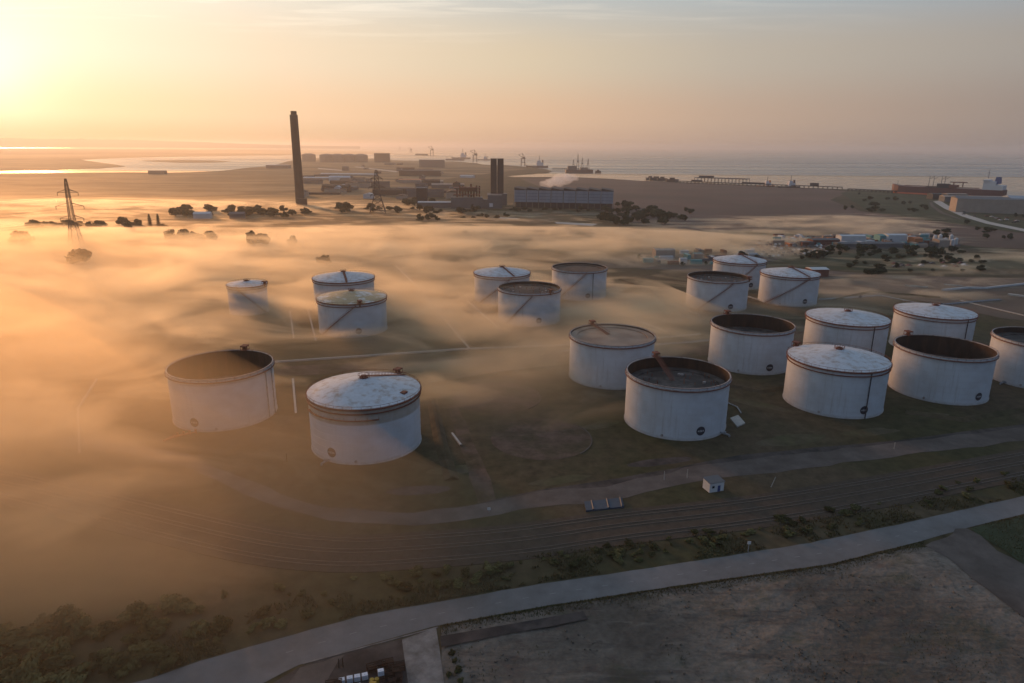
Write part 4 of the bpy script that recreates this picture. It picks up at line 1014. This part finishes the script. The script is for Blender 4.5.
A_, B_ = at(898, 193.5), at(1011, 199.0); A_ += Vector((0, 30, 0)); B_ += Vector((0, 20, 0))
mid = (A_ + B_) / 2; Ls = (B_ - A_).length
t = ship(954, 196, Ls, Ls * .15, math.atan2((B_ - A_).y, (B_ - A_).x), 'long red hulled tanker ship moored behind the jetty with white deckhouse and blue funnel')
t.location = (mid.x, mid.y, -2)
def at_box(px, py, z=-2): return at(px, py, z)
def jetty(xa, ya, xb, yb, w, z, n, label, blocks=()):
    A_, B_ = at(xa, ya, 0), at(xb, yb, 0); d = B_ - A_; ang = math.atan2(d.y, d.x); L = d.length
    t = empty('jetty', A_, ang, label, 'jetty')
    bx(t, 'deck', 'clad_dark', [((L / 2, 0, z), (L, w, 1.6))])
    mb = MB()
    for k in range(n):
        for y in (-w * .4, w * .4): mb.tube((L * k / (n - 1), y, -5), (L * k / (n - 1), y, z - .8), .7, 6)
    mb.build('piles', 'clad_dark', t)['kind'] = 'stuff'
    for (q, bw, bd, bh) in blocks: bx(t, 'deck_structure', 'clad_dark', [((L * q, 0, z + .8 + bh / 2), (bw, bd, bh))])
    return t
jetty(676, 183.0, 842, 189.6, 10, 6, 40, 'long low jetty parallel to the shore with pipework on its deck', [(.14, 30, 8, 4), (.5, 60, 6, 3), (.85, 20, 8, 7)])
jetty(696, 181.5, 748, 183.2, 40, 12, 16, 'wide dark berthing platform behind the long jetty', [(.2, 40, 20, 5)])
jetty(553, 170.3, 578, 170.8, 14, 10, 14, 'thin pier reaching from the spit to the drilling barge', [])
jetty(395, 156.2, 452, 158.2, 20, 14, 14, 'hazy far pier running below the harbour cranes', [(.5, 200, 16, 14)])
jetty(848, 190.8, 945, 195.5, 10, 5, 24, 'dark pier in front of the red tanker ship', [(.9, 40, 16, 12), (.97, 24, 12, 20), (.82, 20, 12, 9)])
for px, py, w, lb in ((650, 180.8, 26, 'dark mooring dolphin block off the shore, left end of the row'), (656, 181.2, 40, 'dark mooring block off the shore, second from the left end'), (662, 181.6, 30, 'dark mooring block off the shore, middle of the row'), (672, 182.6, 36, 'dark mooring block off the shore, nearest the long jetty'), (598, 173.5, 22, 'lone mooring dolphin right of the drilling barge')):
    mb = MB(); mb.box((0, 0, 6), (w, 14, 8)); mb.box((0, 0, 12), (w * .4, 8, 5))
    for x in (-.4, 0, .4):
        for y in (-5, 5): mb.tube((x * w, y, -4), (x * w, y, 2), 1.2, 6)
    o = mb.build('mooring_dolphin', 'clad_dark'); o.location = at(px, py, -2); tag(o, lb, 'mooring dolphin')
ship(765, 187.0, 52, 16, .2, 'small tug with a bright orange superstructure at the jetty', False, 'clad_orange', 'hull_dark')
ship(788, 188.3, 62, 17, .2, 'dark tug with a tall mast at the jetty, right of the orange one', False, 'hull_dark', 'hull_dark')
# drilling barge / dredger
c = at(579, 172.5, -2)
t = empty('drilling_barge', c, .05, 'dark barge with a lattice derrick and cranes at the end of the thin pier', 'barge')
bx(t, 'hull', 'hull_dark', [((0, 0, 5), (110, 34, 14))]); bx(t, 'deckhouse', 'clad_grey', [((-30, 0, 19), (34, 24, 14)), ((20, 0, 16), (30, 20, 8))])
for x, h in ((-6, 62), (12, 48), (-24, 40), (36, 44)):
    mb = MB(); mb.tube((x - 5, 0, 12), (x, 0, h + 12), 1.1, 5, .7); mb.tube((x + 5, 0, 12), (x, 0, h + 12), 1.1, 5, .7); mb.box((x, 0, h * .5 + 12), (6, 3, 3)); mb.build('derrick', 'clad_dark', t)
def crane(px, py, H, label, rz=0.0):
    t = empty('harbour_crane', at(px, py), rz, label, 'crane')
    mb = MB(); w = H * .16
    for x in (-w, w):
        for y in (-w, w): mb.tube((x, y, 0), (x * .8, y * .8, H * .6), H * .022, 5)
    mb.box((0, 0, H * .62), (w * 2.4, w * 2, H * .06)); mb.box((0, 0, H * .3), (w * 2.2, w * .3, H * .03)); mb.build('portal_frame', 'clad_dark', t)
    mb = MB(); mb.box((H * .06, 0, H * .7), (H * .22, H * .14, H * .12)); mb.build('machine_house', 'clad_dark', t)
    mb = MB(); mb.tube((0, 0, H * .7), (-H * .42, 0, H * .95), H * .02, 5); mb.tube((0, 0, H * .7), (-H * .05, 0, H * 1.05), H * .02, 5); mb.tube((-H * .05, 0, H * 1.05), (-H * .42, 0, H * .95), H * .012, 5); mb.tube((-H * .05, 0, H * 1.05), (H * .2, 0, H * .7), H * .012, 5); mb.build('boom', 'clad_dark', t)
    return t
crane(411, 153.5, 70, 'hazy harbour crane on the horizon, left of the larger one')
crane(432, 155.8, 90, 'large hazy harbour crane above the far pier')
crane(475, 162.5, 72, 'dark slewing crane on the waterfront left of the twin stacks', .3)
crane(400, 149.6, 80, 'faintest small crane far out on the horizon')
c = at(461, 158.5, -2); ship(461, 159.0, 150, 26, .1, 'small hazy cargo boat left of the slewing crane', False, 'hull_dark', 'hull_dark')
crane(523, 166, 60, 'small crane on the spit right of the twin stacks', .2)
ship(484, 160.3, 90, 20, .1, 'low dark boat lying just right of the slewing crane', False, 'hull_dark', 'hull_dark'); ship(537, 167.6, 110, 22, .05, 'dark boat lying along the spit beside its small crane', False, 'hull_dark', 'hull_dark')

# ------------------------------------------------------------------ works on the right: warehouse, quay road, yards
plain_building(997, 213.5, 118, 46, 22, -.35, 'clad_tan', 'clad_grey', 'large pale warehouse on the quay below the tanker stern', gable=3, name='warehouse', cat='warehouse')
plain_building(1030, 214, 60, 50, 24, -.35, 'clad_blue', 'clad_blue', 'blue sided warehouse cut by the right edge of the picture', gable=3, name='warehouse', cat='warehouse')
plain_building(975, 202.5, 110, 30, 10, -.2, 'clad_grey', 'clad_tan', 'long low tan roofed shed directly under the tanker stern', gable=2)
plain_building(942, 199.5, 40, 22, 11, 0, 'clad_dark', 'clad_dark', 'dark jetty head building in front of the tanker middle', gable=1)
plain_building(957, 201.5, 40, 22, 14, 0, 'clad_dark', 'clad_tan', 'dark terminal building right of the jetty head', gable=1)
psheet('road', [(933, 201.5), (940, 200.6), (952, 208), (968, 215), (990, 222), (1024, 229), (1100, 243), (1100, 246), (1024, 231.6), (985, 223.5), (962, 216.5), (944, 208.5)], .2, 'wall_pale')
psheet('road', [(929, 202.5), (932, 202), (934, 206), (944, 212.5), (960, 218.5), (960, 219.4), (940, 213), (931, 206.5)], .2, 'track')
psheet('yard', [(745, 243), (800, 236), (880, 234), (960, 240), (960, 247), (880, 249), (800, 252), (770, 262), (744, 262)], .16, 'yard', 2, 25)
def container(px, py, m, label, L=12.2, rz=0.0, h=2.6, grp='containers in the yards'):
    mb = MB(); mb.box((0, 0, h / 2), (L, 2.5, h))
    for k in range(int(L / .8)):
        x = -L / 2 + .4 + k * .8
        for y in (-1.27, 1.27): mb.box((x, y, h / 2), (.35, .06, h - .3))
    o = mb.build('container', m); o.location = at(px, py); o.rotation_euler.z = rz; return tag(o, label, 'container', grp)
cols = [('clad_white', 'white'), ('clad_teal', 'teal'), ('clad_orange', 'orange'), ('clad_grey', 'grey'), ('rust', 'rust brown'), ('clad_tan', 'tan')]
cp = {k: None for k, _ in cols}
for k in range(150):
    m, nm = cols[random.choice((0, 0, 1, 2, 3, 3, 4, 5))]
    px = random.uniform(775, 935); py = 237 + random.uniform(0, 10)
    if k > 112: px, py = random.uniform(640, 760), random.uniform(252, 266)
    gp = '%s containers behind the tanks' % nm
    if cp[m] is None: cp[m] = container(px, py, m, '%s shipping container in the yards behind the tank farm' % nm, rz=random.choice((.1, .1, 1.67)), grp=gp); cp[m].scale = (1, 1, 1.15)
    else:
        o = cp[m].copy(); COL.objects.link(o); o.location = at(px, py); o.rotation_euler.z = random.choice((.1, .12, 1.67)); o.scale = (random.uniform(.5, 1.1), 1.2, random.uniform(1, 2.0))
for (px, py, w, h, m, rm, lb) in ((853, 243.5, 28, 8, 'clad_white', 'clad_white', 'long white yard building, leftmost of the bright sheds behind the wood'), (885, 243, 13, 8, 'clad_teal', 'clad_teal', 'teal shed between two white sheds behind the wood'), (897, 243.5, 22, 9, 'clad_white', 'clad_white', 'white shed right of the teal shed'), (918, 245, 9, 7, 'clad_orange', 'clad_orange', 'small orange shed behind the wood'), (944, 247, 12, 7, 'clad_tan', 'clad_tan', 'tan shed right of the orange shed'), (826, 245.5, 30, 6, 'clad_red', 'clad_grey', 'dull red low shed at the head of the car rows'), (871, 248.5, 70, 5, 'clad_grey', 'clad_grey', 'long low grey building in front of the bright sheds'), (820, 277, 14, 6, 'clad_red', 'clad_white', 'small flat roofed building with brown walls beside the diagonal stair tank'),
                              (735, 262, 50, 4, 'clad_grey', 'clad_dark', 'long low dark roofed shed behind the farthest cone roofed tank'), (665, 259, 18, 8, 'clad_tan', 'clad_tan', 'pale tan shed in the mist behind the brown roofed open tank')):
    plain_building(px, py, w, 12, h, .08, m, rm, lb, gable=.8)
# silos
s0 = None
for k in range(9):
    px, py = 934 + k * 2.6 + random.uniform(-.6, .6), 244.5 + (k % 2) * 1.5
    if s0 is None:
        s0 = empty('silo', at(px, py), 0, 'small white silo in the sunlit cluster right of the yard sheds', 'silo', 'white silos by the yard')
        mb = MB(); mb.lathe([(1.9, 0), (1.9, 9), (.3, 10.5), (.01, 10.5)], 16); mb.build('silo_body', 'clad_white', s0); mb = MB(); mb.tube((0, 2.05, 0), (0, 2.05, 10), .15, 4); mb.build('ladder', 'rust', s0)
    else:
        c = copy_tree(s0); c.location = at(px, py); c.scale = (1, 1, random.uniform(.6, 1.15))
# cars
def car_mesh(name, m):
    mb = MB(); pr = [(-2.2, .35), (-2.2, .85), (-1.3, .98), (-.75, 1.48), (.8, 1.5), (1.5, 1.0), (2.2, .85), (2.2, .35)]
    n = len(pr); mb.add([(x, -.9, z) for x, z in pr] + [(x, .9, z) for x, z in pr], [tuple(range(n)), tuple(range(2 * n - 1, n - 1, -1))] + [((i + 1) % n, i, n + i, n + (i + 1) % n) for i in range(n)])
    mb.mi = 1
    for x in (-1.35, 1.35):
        for y in (-.82, .82): mb.tube((x, y - .1, .33), (x, y + .1, .33), .33, 10)
    mb.mi = 2
    for s_ in (-1, 1): mb.add([(-.68, s_ * .905, 1.05), (1.15, s_ * .905, 1.05), (.75, s_ * .905, 1.42), (-.68, s_ * .905, 1.42)], [(0, 1, 2, 3)])
    return mb.build(name, [m, 'tyre', 'glass'])
cars = {m: tag(car_mesh('parked_car', m), '%s parked car in the rows behind the farthest tanks' % nm, 'car', '%s cars parked behind the tanks' % nm) for m, nm in (('clad_white', 'white'), ('clad_grey', 'grey'), ('clad_dark', 'dark'), ('hull_red', 'red'))}
k = 0; used = set()
for r in range(8):
    for i in range(18):
        m = random.choice(('clad_white', 'clad_white', 'clad_grey', 'clad_grey', 'clad_dark', 'hull_red'))
        if random.random() < .18: continue
        px = 752 + i * 4.4 + r * 1.2 - random.uniform(0, 1); py = 258.5 - r * 2.4 - i * .34
        if m not in used: o = cars[m]; used.add(m)
        else: o = cars[m].copy(); COL.objects.link(o)
        o.location = at(px, py, .2); o.rotation_euler.z = 1.5 + random.uniform(-.06, .06); o.scale = (1.15, 1.15, 1.25)
for k in range(34):
    m = random.choice(list(cars)); o = cars[m].copy(); COL.objects.link(o)
    o['label'] = '%s car parked by the wood and quay at right' % {'clad_white': 'white', 'clad_grey': 'grey', 'clad_dark': 'dark', 'hull_red': 'red'}[m]; o['group'] = '%s cars by the wood and quay' % o['label'].split()[0]
    if k < 18: o.location = at(random.uniform(893, 965), random.uniform(263.5, 267.5), .2); o.rotation_euler.z = .2
    else: px = random.uniform(958, 1020); o.location = at(px, 212 + (px - 958) * .17 + random.uniform(-2, 2), .25); o.rotation_euler.z = -.3
    o.scale = (1.25,) * 3
# white pipeline at right
bund([(942, 291), (968, 288.5), (985, 289), (1030, 284), (1100, 277)], 1.0, 1.4, 'long white pipeline on the waste ground at right', 'clad_white', 'pipeline', 'pipeline', None)
bund([(944, 285), (962, 286.5)], 1.2, .8, 'short pale kerb at the end of the white pipeline', 'wall_pale', 'kerb_wall', 'low wall', None)
bund([(905, 286), (928, 288)], 1.0, 1, 'short pale wall on the waste ground left of the pipeline')
bund([(1008, 295), (1030, 298)], 2.5, 1.2, 'pale concrete block row on the waste ground by the right edge')
bund([(640, 269), (700, 268), (760, 272)], 5, .12, 'pale service road edge behind the open tanks', 'track', 'kerb_wall', 'road edge', None)

# ------------------------------------------------------------------ mist
TAU = [  # px, py, sx, sy, optical depth looking through the layer
    (0, 305, 150, 58, 1.5), (130, 325, 80, 30, .65), (10, 420, 70, 50, 1.0), (60, 246, 330, 10, 1.0), (500, 243, 180, 9, 1.4), (430, 300, 80, 26, 1.0), (250, 318, 45, 12, .6), (350, 340, 60, 12, 1.0), (340, 300, 70, 18, .35),
    (632, 311, 50, 13, 1.0), (590, 350, 65, 20, 1.0), (490, 326, 60, 12, .7), (560, 306, 40, 10, .4), (745, 324, 60, 7, .18), (820, 296, 60, 8, .5), (560, 385, 60, 16, .6), (440, 375, 60, 18, .6),
    (655, 248, 50, 7, 1.2), (858, 226, 50, 6, 1.3), (770, 224, 60, 5, .4), (890, 290, 60, 9, .6), (100, 203, 200, 4.5, .9), (480, 215, 90, 4, .3), (40, 540, 120, 60, .5), (250, 495, 110, 30, .15), (490, 395, 50, 18, .5), (665, 336, 50, 12, .45),
    (990, 262, 60, 8, .5), (300, 263, 170, 14, .9)]
TAU_VEIL = [(-60, 430, 130, 130, .75), (50, 590, 190, 66, .85), (40, 250, 260, 50, .3), (400, 320, 170, 50, .22), (320, 530, 150, 40, .15)]
TAU_FAR = [(0, 147, 330, 2.0, .6), (60, 156, 190, 3, .22), (20, 166, 120, 3, .2), (100, 186, 260, 4, .5), (330, 152, 120, 2.5, .5), (420, 156, 120, 2.5, .35)]
def gsum(table, px, py):
    return sum(a * math.exp(-((px - x) / sx) ** 2 / 2 - ((py - y) / sy) ** 2 / 2) for x, y, sx, sy, a in table)
def mist(name, dens, frac, seed, label, table, hmax=22.0, g=.68, sc=1.0, amp=1.05, amp2=.8, rows=(90.0, 2700.0, 7.0, .018), cut=.06, stretch=1.0, albedo=(.98, .89, .72), wisp=None):  # warm albedo puts the orange of the sunlight into the mist colour
    mb = MB(); ys = []; y = rows[0]
    while y < rows[1]: ys.append(y); y += max(rows[2], y * rows[3])
    nx, ny = 190, len(ys); H = []
    for yy in ys:
        for i in range(nx):
            x = (i / (nx - 1) * 2 - 1) * (230 + yy * .95)
            px, py = pix((x, yy, 2)); dep = math.atan2(100, math.hypot(x, yy))
            wx = fbm(x * .006, yy * .006, seed) * 45
            f1 = fbm((x + wx) * .011 * sc * stretch, (yy - wx) * .011 * sc, seed, 5); f2 = fbm(x * .003 * sc, yy * .005 * sc, seed + 4, 3)
            edge = min(1, i / 6, (nx - 1 - i) / 6) * min(1, (ys[-1] - yy) / (rows[1] * .12))
            T = gsum(table, px, py) * frac * max(0, 1 + amp * f1 + amp2 * f2) * edge - cut * frac
            h = T * math.sin(dep) / dens
            H.append((x, yy, max(-.4, min(hmax, h if h < hmax * .6 else hmax * .6 + (h - hmax * .6) * .4))))
    n = len(H); vs = H + [(a, b, -.6) for a, b, _ in H]
    cells = {(i, j) for j in range(ny - 1) for i in range(nx - 1) if max(H[j * nx + i][2], H[j * nx + i + 1][2], H[j * nx + nx + i][2], H[j * nx + nx + i + 1][2]) > -.39}
    fs = []
    for (i, j) in cells:      # top, bottom, and a wall wherever the neighbouring cell is empty
        q = j * nx + i; r_ = q + 1; t_ = q + nx; u_ = t_ + 1
        fs.append((q, r_, u_, t_)); fs.append((n + q, n + t_, n + u_, n + r_))
        for di, dj, e0, e1 in ((0, -1, q, r_), (1, 0, r_, u_), (0, 1, u_, t_), (-1, 0, t_, q)):
            if (i + di, j + dj) not in cells: fs.append((e1, e0, n + e0, n + e1))
    use = sorted({k for f in fs for k in f}); mp_ = {k: c for c, k in enumerate(use)}
    mb.v = [vs[k] for k in use]; mb.f = [tuple(mp_[k] for k in f) for f in fs]; mb.m = [0] * len(fs)
    o = mb.build(name, volume(name + ' air', albedo, dens if not wisp else dens * 2.6, g, wisp)); return tag(o, label, 'mist', kind='stuff')
mist('mist', .011, .24, 1.7, 'low golden mist lying over the tank farm', TAU, hmax=34, amp=1.6, amp2=1.1, sc=1.3, stretch=.7)
mist('mist', .008, .22, 8.3, 'thin upper veil of the golden mist', TAU, hmax=46.0, sc=.8, amp=1.8, stretch=.7)
NEAR = (90.0, 1350.0, 7.0, .018)
mist('mist', .013, 1.05, 21.1, 'ragged wisps drifting on the golden mist', TAU, hmax=34.0, sc=.8, amp=.7, amp2=.6, stretch=.6, cut=.04, rows=NEAR, wisp=(.028, .42, .475, .61, .5, 3.0, .042))
mist('mist', .0035, 1.0, 5.5, 'high soft haze over the left side of the tank farm', TAU_VEIL, hmax=64, sc=.5, amp=.6, amp2=.4, cut=.03, albedo=(.98, .80, .56))  # veil tinted more strongly with the orange of the low sun
mist('mist', .0011, 1.0, 13.5, 'far mist banks over the marsh and creek', TAU_FAR, hmax=30, sc=.12, amp=1.2, amp2=.6, rows=(2400.0, 26000.0, 60.0, .018), cut=.04, stretch=.4)
# haze box
mb = MB(); mb.box((0, 0, 86), (140000, 140000, 178)); tag(mb.build('haze', volume('haze air', (.95, .93, .90), .00008, .55)), 'pale morning haze over the whole estuary', 'haze', kind='stuff')
# steam plume over the hall
mb = MB(); rg = random.Random(4)
c0 = at(557, 207); n1, n2 = 24, 14
def blob(c, r, sd):
    vs = []; 
    for j in range(n2 + 1):
        th = PI * j / n2
        for i in range(n1):
            ph = 2 * PI * i / n1; d = Vector((math.sin(th) * math.cos(ph), math.sin(th) * math.sin(ph), math.cos(th))); k = 1 + .45 * noise.noise(d * 1.6 + Vector((sd, 0, 0)))
            vs.append((c[0] + d.x * r[0] * k, c[1] + d.y * r[1] * k, c[2] + d.z * r[2] * k))
    return vs, [(j * n1 + i, j * n1 + (i + 1) % n1, (j + 1) * n1 + (i + 1) % n1, (j + 1) * n1 + i) for j in range(n2) for i in range(n1)]
for k, (dx, z, r) in enumerate(((-14, 36, 9), (-2, 39, 11), (12, 44, 13), (26, 47, 10), (6, 37, 8))):
    vs, fs = blob((dx, 60, z), (r * 1.5, r, r * .75), k * 3.1)
    mb2 = MB(); mb2.add(vs, [f[::-1] for f in fs]); 
    o = mb2.build('smoke', volume('steam %d' % k, (.97, .96, .95), .05, .5)); o.location = c0; tag(o, 'soft steam drifting above the long power station hall', 'steam', kind='stuff')

# ------------------------------------------------------------------ sky, sun, render settings
sd = ray(-14, 74); SUN_EL = math.radians(8.0); SUN_AZ = math.atan2(sd.x, sd.y)
w = bpy.data.worlds.new('World'); S.world = w; w.use_nodes = True
N = w.node_tree.nodes; L = w.node_tree.links
bg = N['Background']
sky = N.new('ShaderNodeTexSky'); sky.sky_type = 'NISHITA'; sky.sun_disc = False
sky.sun_elevation = SUN_EL; sky.sun_rotation = SUN_AZ; sky.altitude = 0; sky.air_density = 1.0; sky.dust_density = 3.0; sky.ozone_density = 1.5
geo = N.new('ShaderNodeTexCoord'); dirv = geo.outputs['Generated']
def vm(op, a, b=None):
    n = N.new('ShaderNodeVectorMath'); n.operation = op
    for i, x in enumerate((a, b)):
        if x is None: continue
        if isinstance(x, (tuple, list, Vector)): n.inputs[i].default_value = x
        else: L.new(x, n.inputs[i])
    return n
def mt(op, a, b=0.0, clamp=False):
    n = N.new('ShaderNodeMath'); n.operation = op; n.use_clamp = clamp
    for i, x in enumerate((a, b)):
        if isinstance(x, (int, float)): n.inputs[i].default_value = x
        else: L.new(x, n.inputs[i])
    return n.outputs[0]
nd = vm('NORMALIZE', dirv).outputs[0]
sxyz = N.new('ShaderNodeSeparateXYZ'); L.new(nd, sxyz.inputs[0]); el = mt('ARCSINE', sxyz.outputs[2])
dsun = vm('DOT_PRODUCT', nd, tuple(sd)).outputs['Value']
ang = mt('DIVIDE', mt('ARCCOSINE', mt('MINIMUM', dsun, .999999)), PI)          # 0 at the sun, 1 opposite
def ramp(stops):
    r = N.new('ShaderNodeValToRGB'); e = r.color_ramp.elements
    while len(e) < len(stops): e.new(.5)
    for q, (p, c) in zip(e, stops): q.position = p / 180; q.color = (c[0], c[1], c[2], 1)
    L.new(ang, r.inputs[0]); return r.outputs[0]
BANDS = [
    (-.3, ((4, (.74, .44, .20)), (17, (.66, .42, .23)), (37, (.58, .37, .245)), (52, (.42, .295, .225)), (74, (.235, .195, .18)), (125, (.085, .10, .145)))),
    (2.2, ((4, (.98, .69, .40)), (17, (.86, .58, .36)), (37, (.68, .45, .29)), (52, (.48, .345, .255)), (74, (.275, .225, .20)), (125, (.09, .115, .175)))),
    (6.5, ((4, (.93, .80, .60)), (17, (.84, .67, .48)), (37, (.64, .525, .375)), (52, (.46, .40, .325)), (74, (.315, .285, .26)), (125, (.10, .14, .23)))),
    (12.5, ((8, (.92, .85, .70)), (18, (.76, .735, .65)), (37, (.46, .50, .51)), (52, (.36, .425, .465)), (74, (.245, .345, .44)), (125, (.135, .20, .32)))),
    (40.0, ((20, (.34, .38, .43)), (60, (.23, .30, .41)), (120, (.155, .24, .385))))]
def mixc(f, a, b, bt='MIX'):
    n = N.new('ShaderNodeMix'); n.data_type = 'RGBA'; n.blend_type = bt
    if isinstance(f, (int, float)): n.inputs['Factor'].default_value = f
    else: L.new(f, n.inputs['Factor'])
    for i, x in ((6, a), (7, b)):
        if isinstance(x, tuple): n.inputs[i].default_value = (*x, 1)
        else: L.new(x, n.inputs[i])
    return n.outputs[2]
def band(lo, hi):
    r = N.new('ShaderNodeMapRange'); r.interpolation_type = 'SMOOTHSTEP'; L.new(el, r.inputs[0]); r.inputs[1].default_value = math.radians(lo); r.inputs[2].default_value = math.radians(hi); return r.outputs[0]
col = ramp(BANDS[0][1])
for (e0, _), (e1, st) in zip(BANDS, BANDS[1:]): col = mixc(band(e0, e1), col, ramp(st))
# glow of the low sun through the morning air
g1 = mt('POWER', 2.718, mt('MULTIPLY', mt('POWER', mt('MULTIPLY', ang, 180 / 2.9), 1.5), -1)); g2 = mt('POWER', 2.718, mt('MULTIPLY', mt('MULTIPLY', ang, 180 / 11.0), -1))
glow = vm('SCALE', (1.0, .92, .74)); L.new(mt('MULTIPLY', g1, .36), glow.inputs['Scale'])
glow2 = vm('SCALE', (1.0, .70, .32)); L.new(mt('MULTIPLY', g2, .06), glow2.inputs['Scale'])
# thin cirrus : noise on a flat layer high above
zz = mt('MAXIMUM', sxyz.outputs[2], .03); px_ = mt('DIVIDE', sxyz.outputs[0], zz); py_ = mt('DIVIDE', sxyz.outputs[1], zz)
cxy = N.new('ShaderNodeCombineXYZ'); L.new(px_, cxy.inputs[0]); L.new(py_, cxy.inputs[1])
mp = N.new('ShaderNodeMapping'); mp.inputs['Rotation'].default_value = (0, 0, .9); mp.inputs['Scale'].default_value = (.45, 1.5, 1); L.new(cxy.outputs[0], mp.inputs[0])
cn = N.new('ShaderNodeTexNoise'); cn.inputs['Scale'].default_value = 1.7; cn.inputs['Detail'].default_value = 9; cn.inputs['Roughness'].default_value = .58; cn.inputs['Distortion'].default_value = .6; L.new(mp.outputs[0], cn.inputs[0])
cr = N.new('ShaderNodeMapRange'); cr.inputs[1].default_value = .50; cr.inputs[2].default_value = .74; cr.inputs[3].default_value = 0; cr.inputs[4].default_value = .85; L.new(cn.outputs['Fac'], cr.inputs[0])
cf = mt('MULTIPLY', mt('MULTIPLY', cr.outputs[0], band(6.5, 11)), mt('SUBTRACT', 1, mt('MULTIPLY', ang, 2.6), True))
col = vm('ADD', vm('ADD', col, glow.outputs[0]).outputs[0], glow2.outputs[0]).outputs[0]
lit = vm('SCALE', (1.0, .88, .72)); L.new(mt('ADD', mt('MULTIPLY', mt('SUBTRACT', 1, mt('MULTIPLY', ang, 1.6), True), .95), .42), lit.inputs['Scale'])
col = mixc(cf, col, lit.outputs[0])
# low dark cloud bank on the right horizon
col = vm('SCALE', col); col.inputs['Scale'].default_value = 10.5
sk = N.new('ShaderNodeHueSaturation'); sk.inputs['Saturation'].default_value = .8; L.new(sky.outputs[0], sk.inputs['Color'])
col = mixc(.98, sk.outputs[0], col.outputs[0])
L.new(col, bg.inputs['Color']); bg.inputs['Strength'].default_value = .1
sl = bpy.data.lights.new('sun', 'SUN'); sl.energy = 2.05; sl.angle = math.radians(7); sl.color = (1.0, .47, .18)
so = bpy.data.objects.new('sun', sl); COL.objects.link(so); sl_dir = Vector((math.sin(SUN_AZ) * math.cos(SUN_EL), math.cos(SUN_AZ) * math.cos(SUN_EL), math.sin(SUN_EL)))
so.rotation_euler = (-sl_dir).to_track_quat('-Z', 'Y').to_euler(); so.location = (-300, 400, 500)

S.render.engine = 'CYCLES'
cy = S.cycles
cy.use_denoising = True; cy.denoiser = 'OPENIMAGEDENOISE'; cy.max_bounces = 8; cy.diffuse_bounces = 2; cy.glossy_bounces = 2; cy.transmission_bounces = 2; cy.volume_bounces = 6; cy.transparent_max_bounces = 64
cy.use_adaptive_sampling = True; cy.adaptive_threshold = .02; cy.sample_clamp_indirect = 6; cy.caustics_reflective = False; cy.caustics_refractive = False
S.view_settings.view_transform = 'Standard'; S.view_settings.look = 'None'; S.view_settings.exposure = 0.12; S.view_settings.gamma = 1; S.view_settings.use_curve_mapping = False
S.display_settings.display_device = 'sRGB'
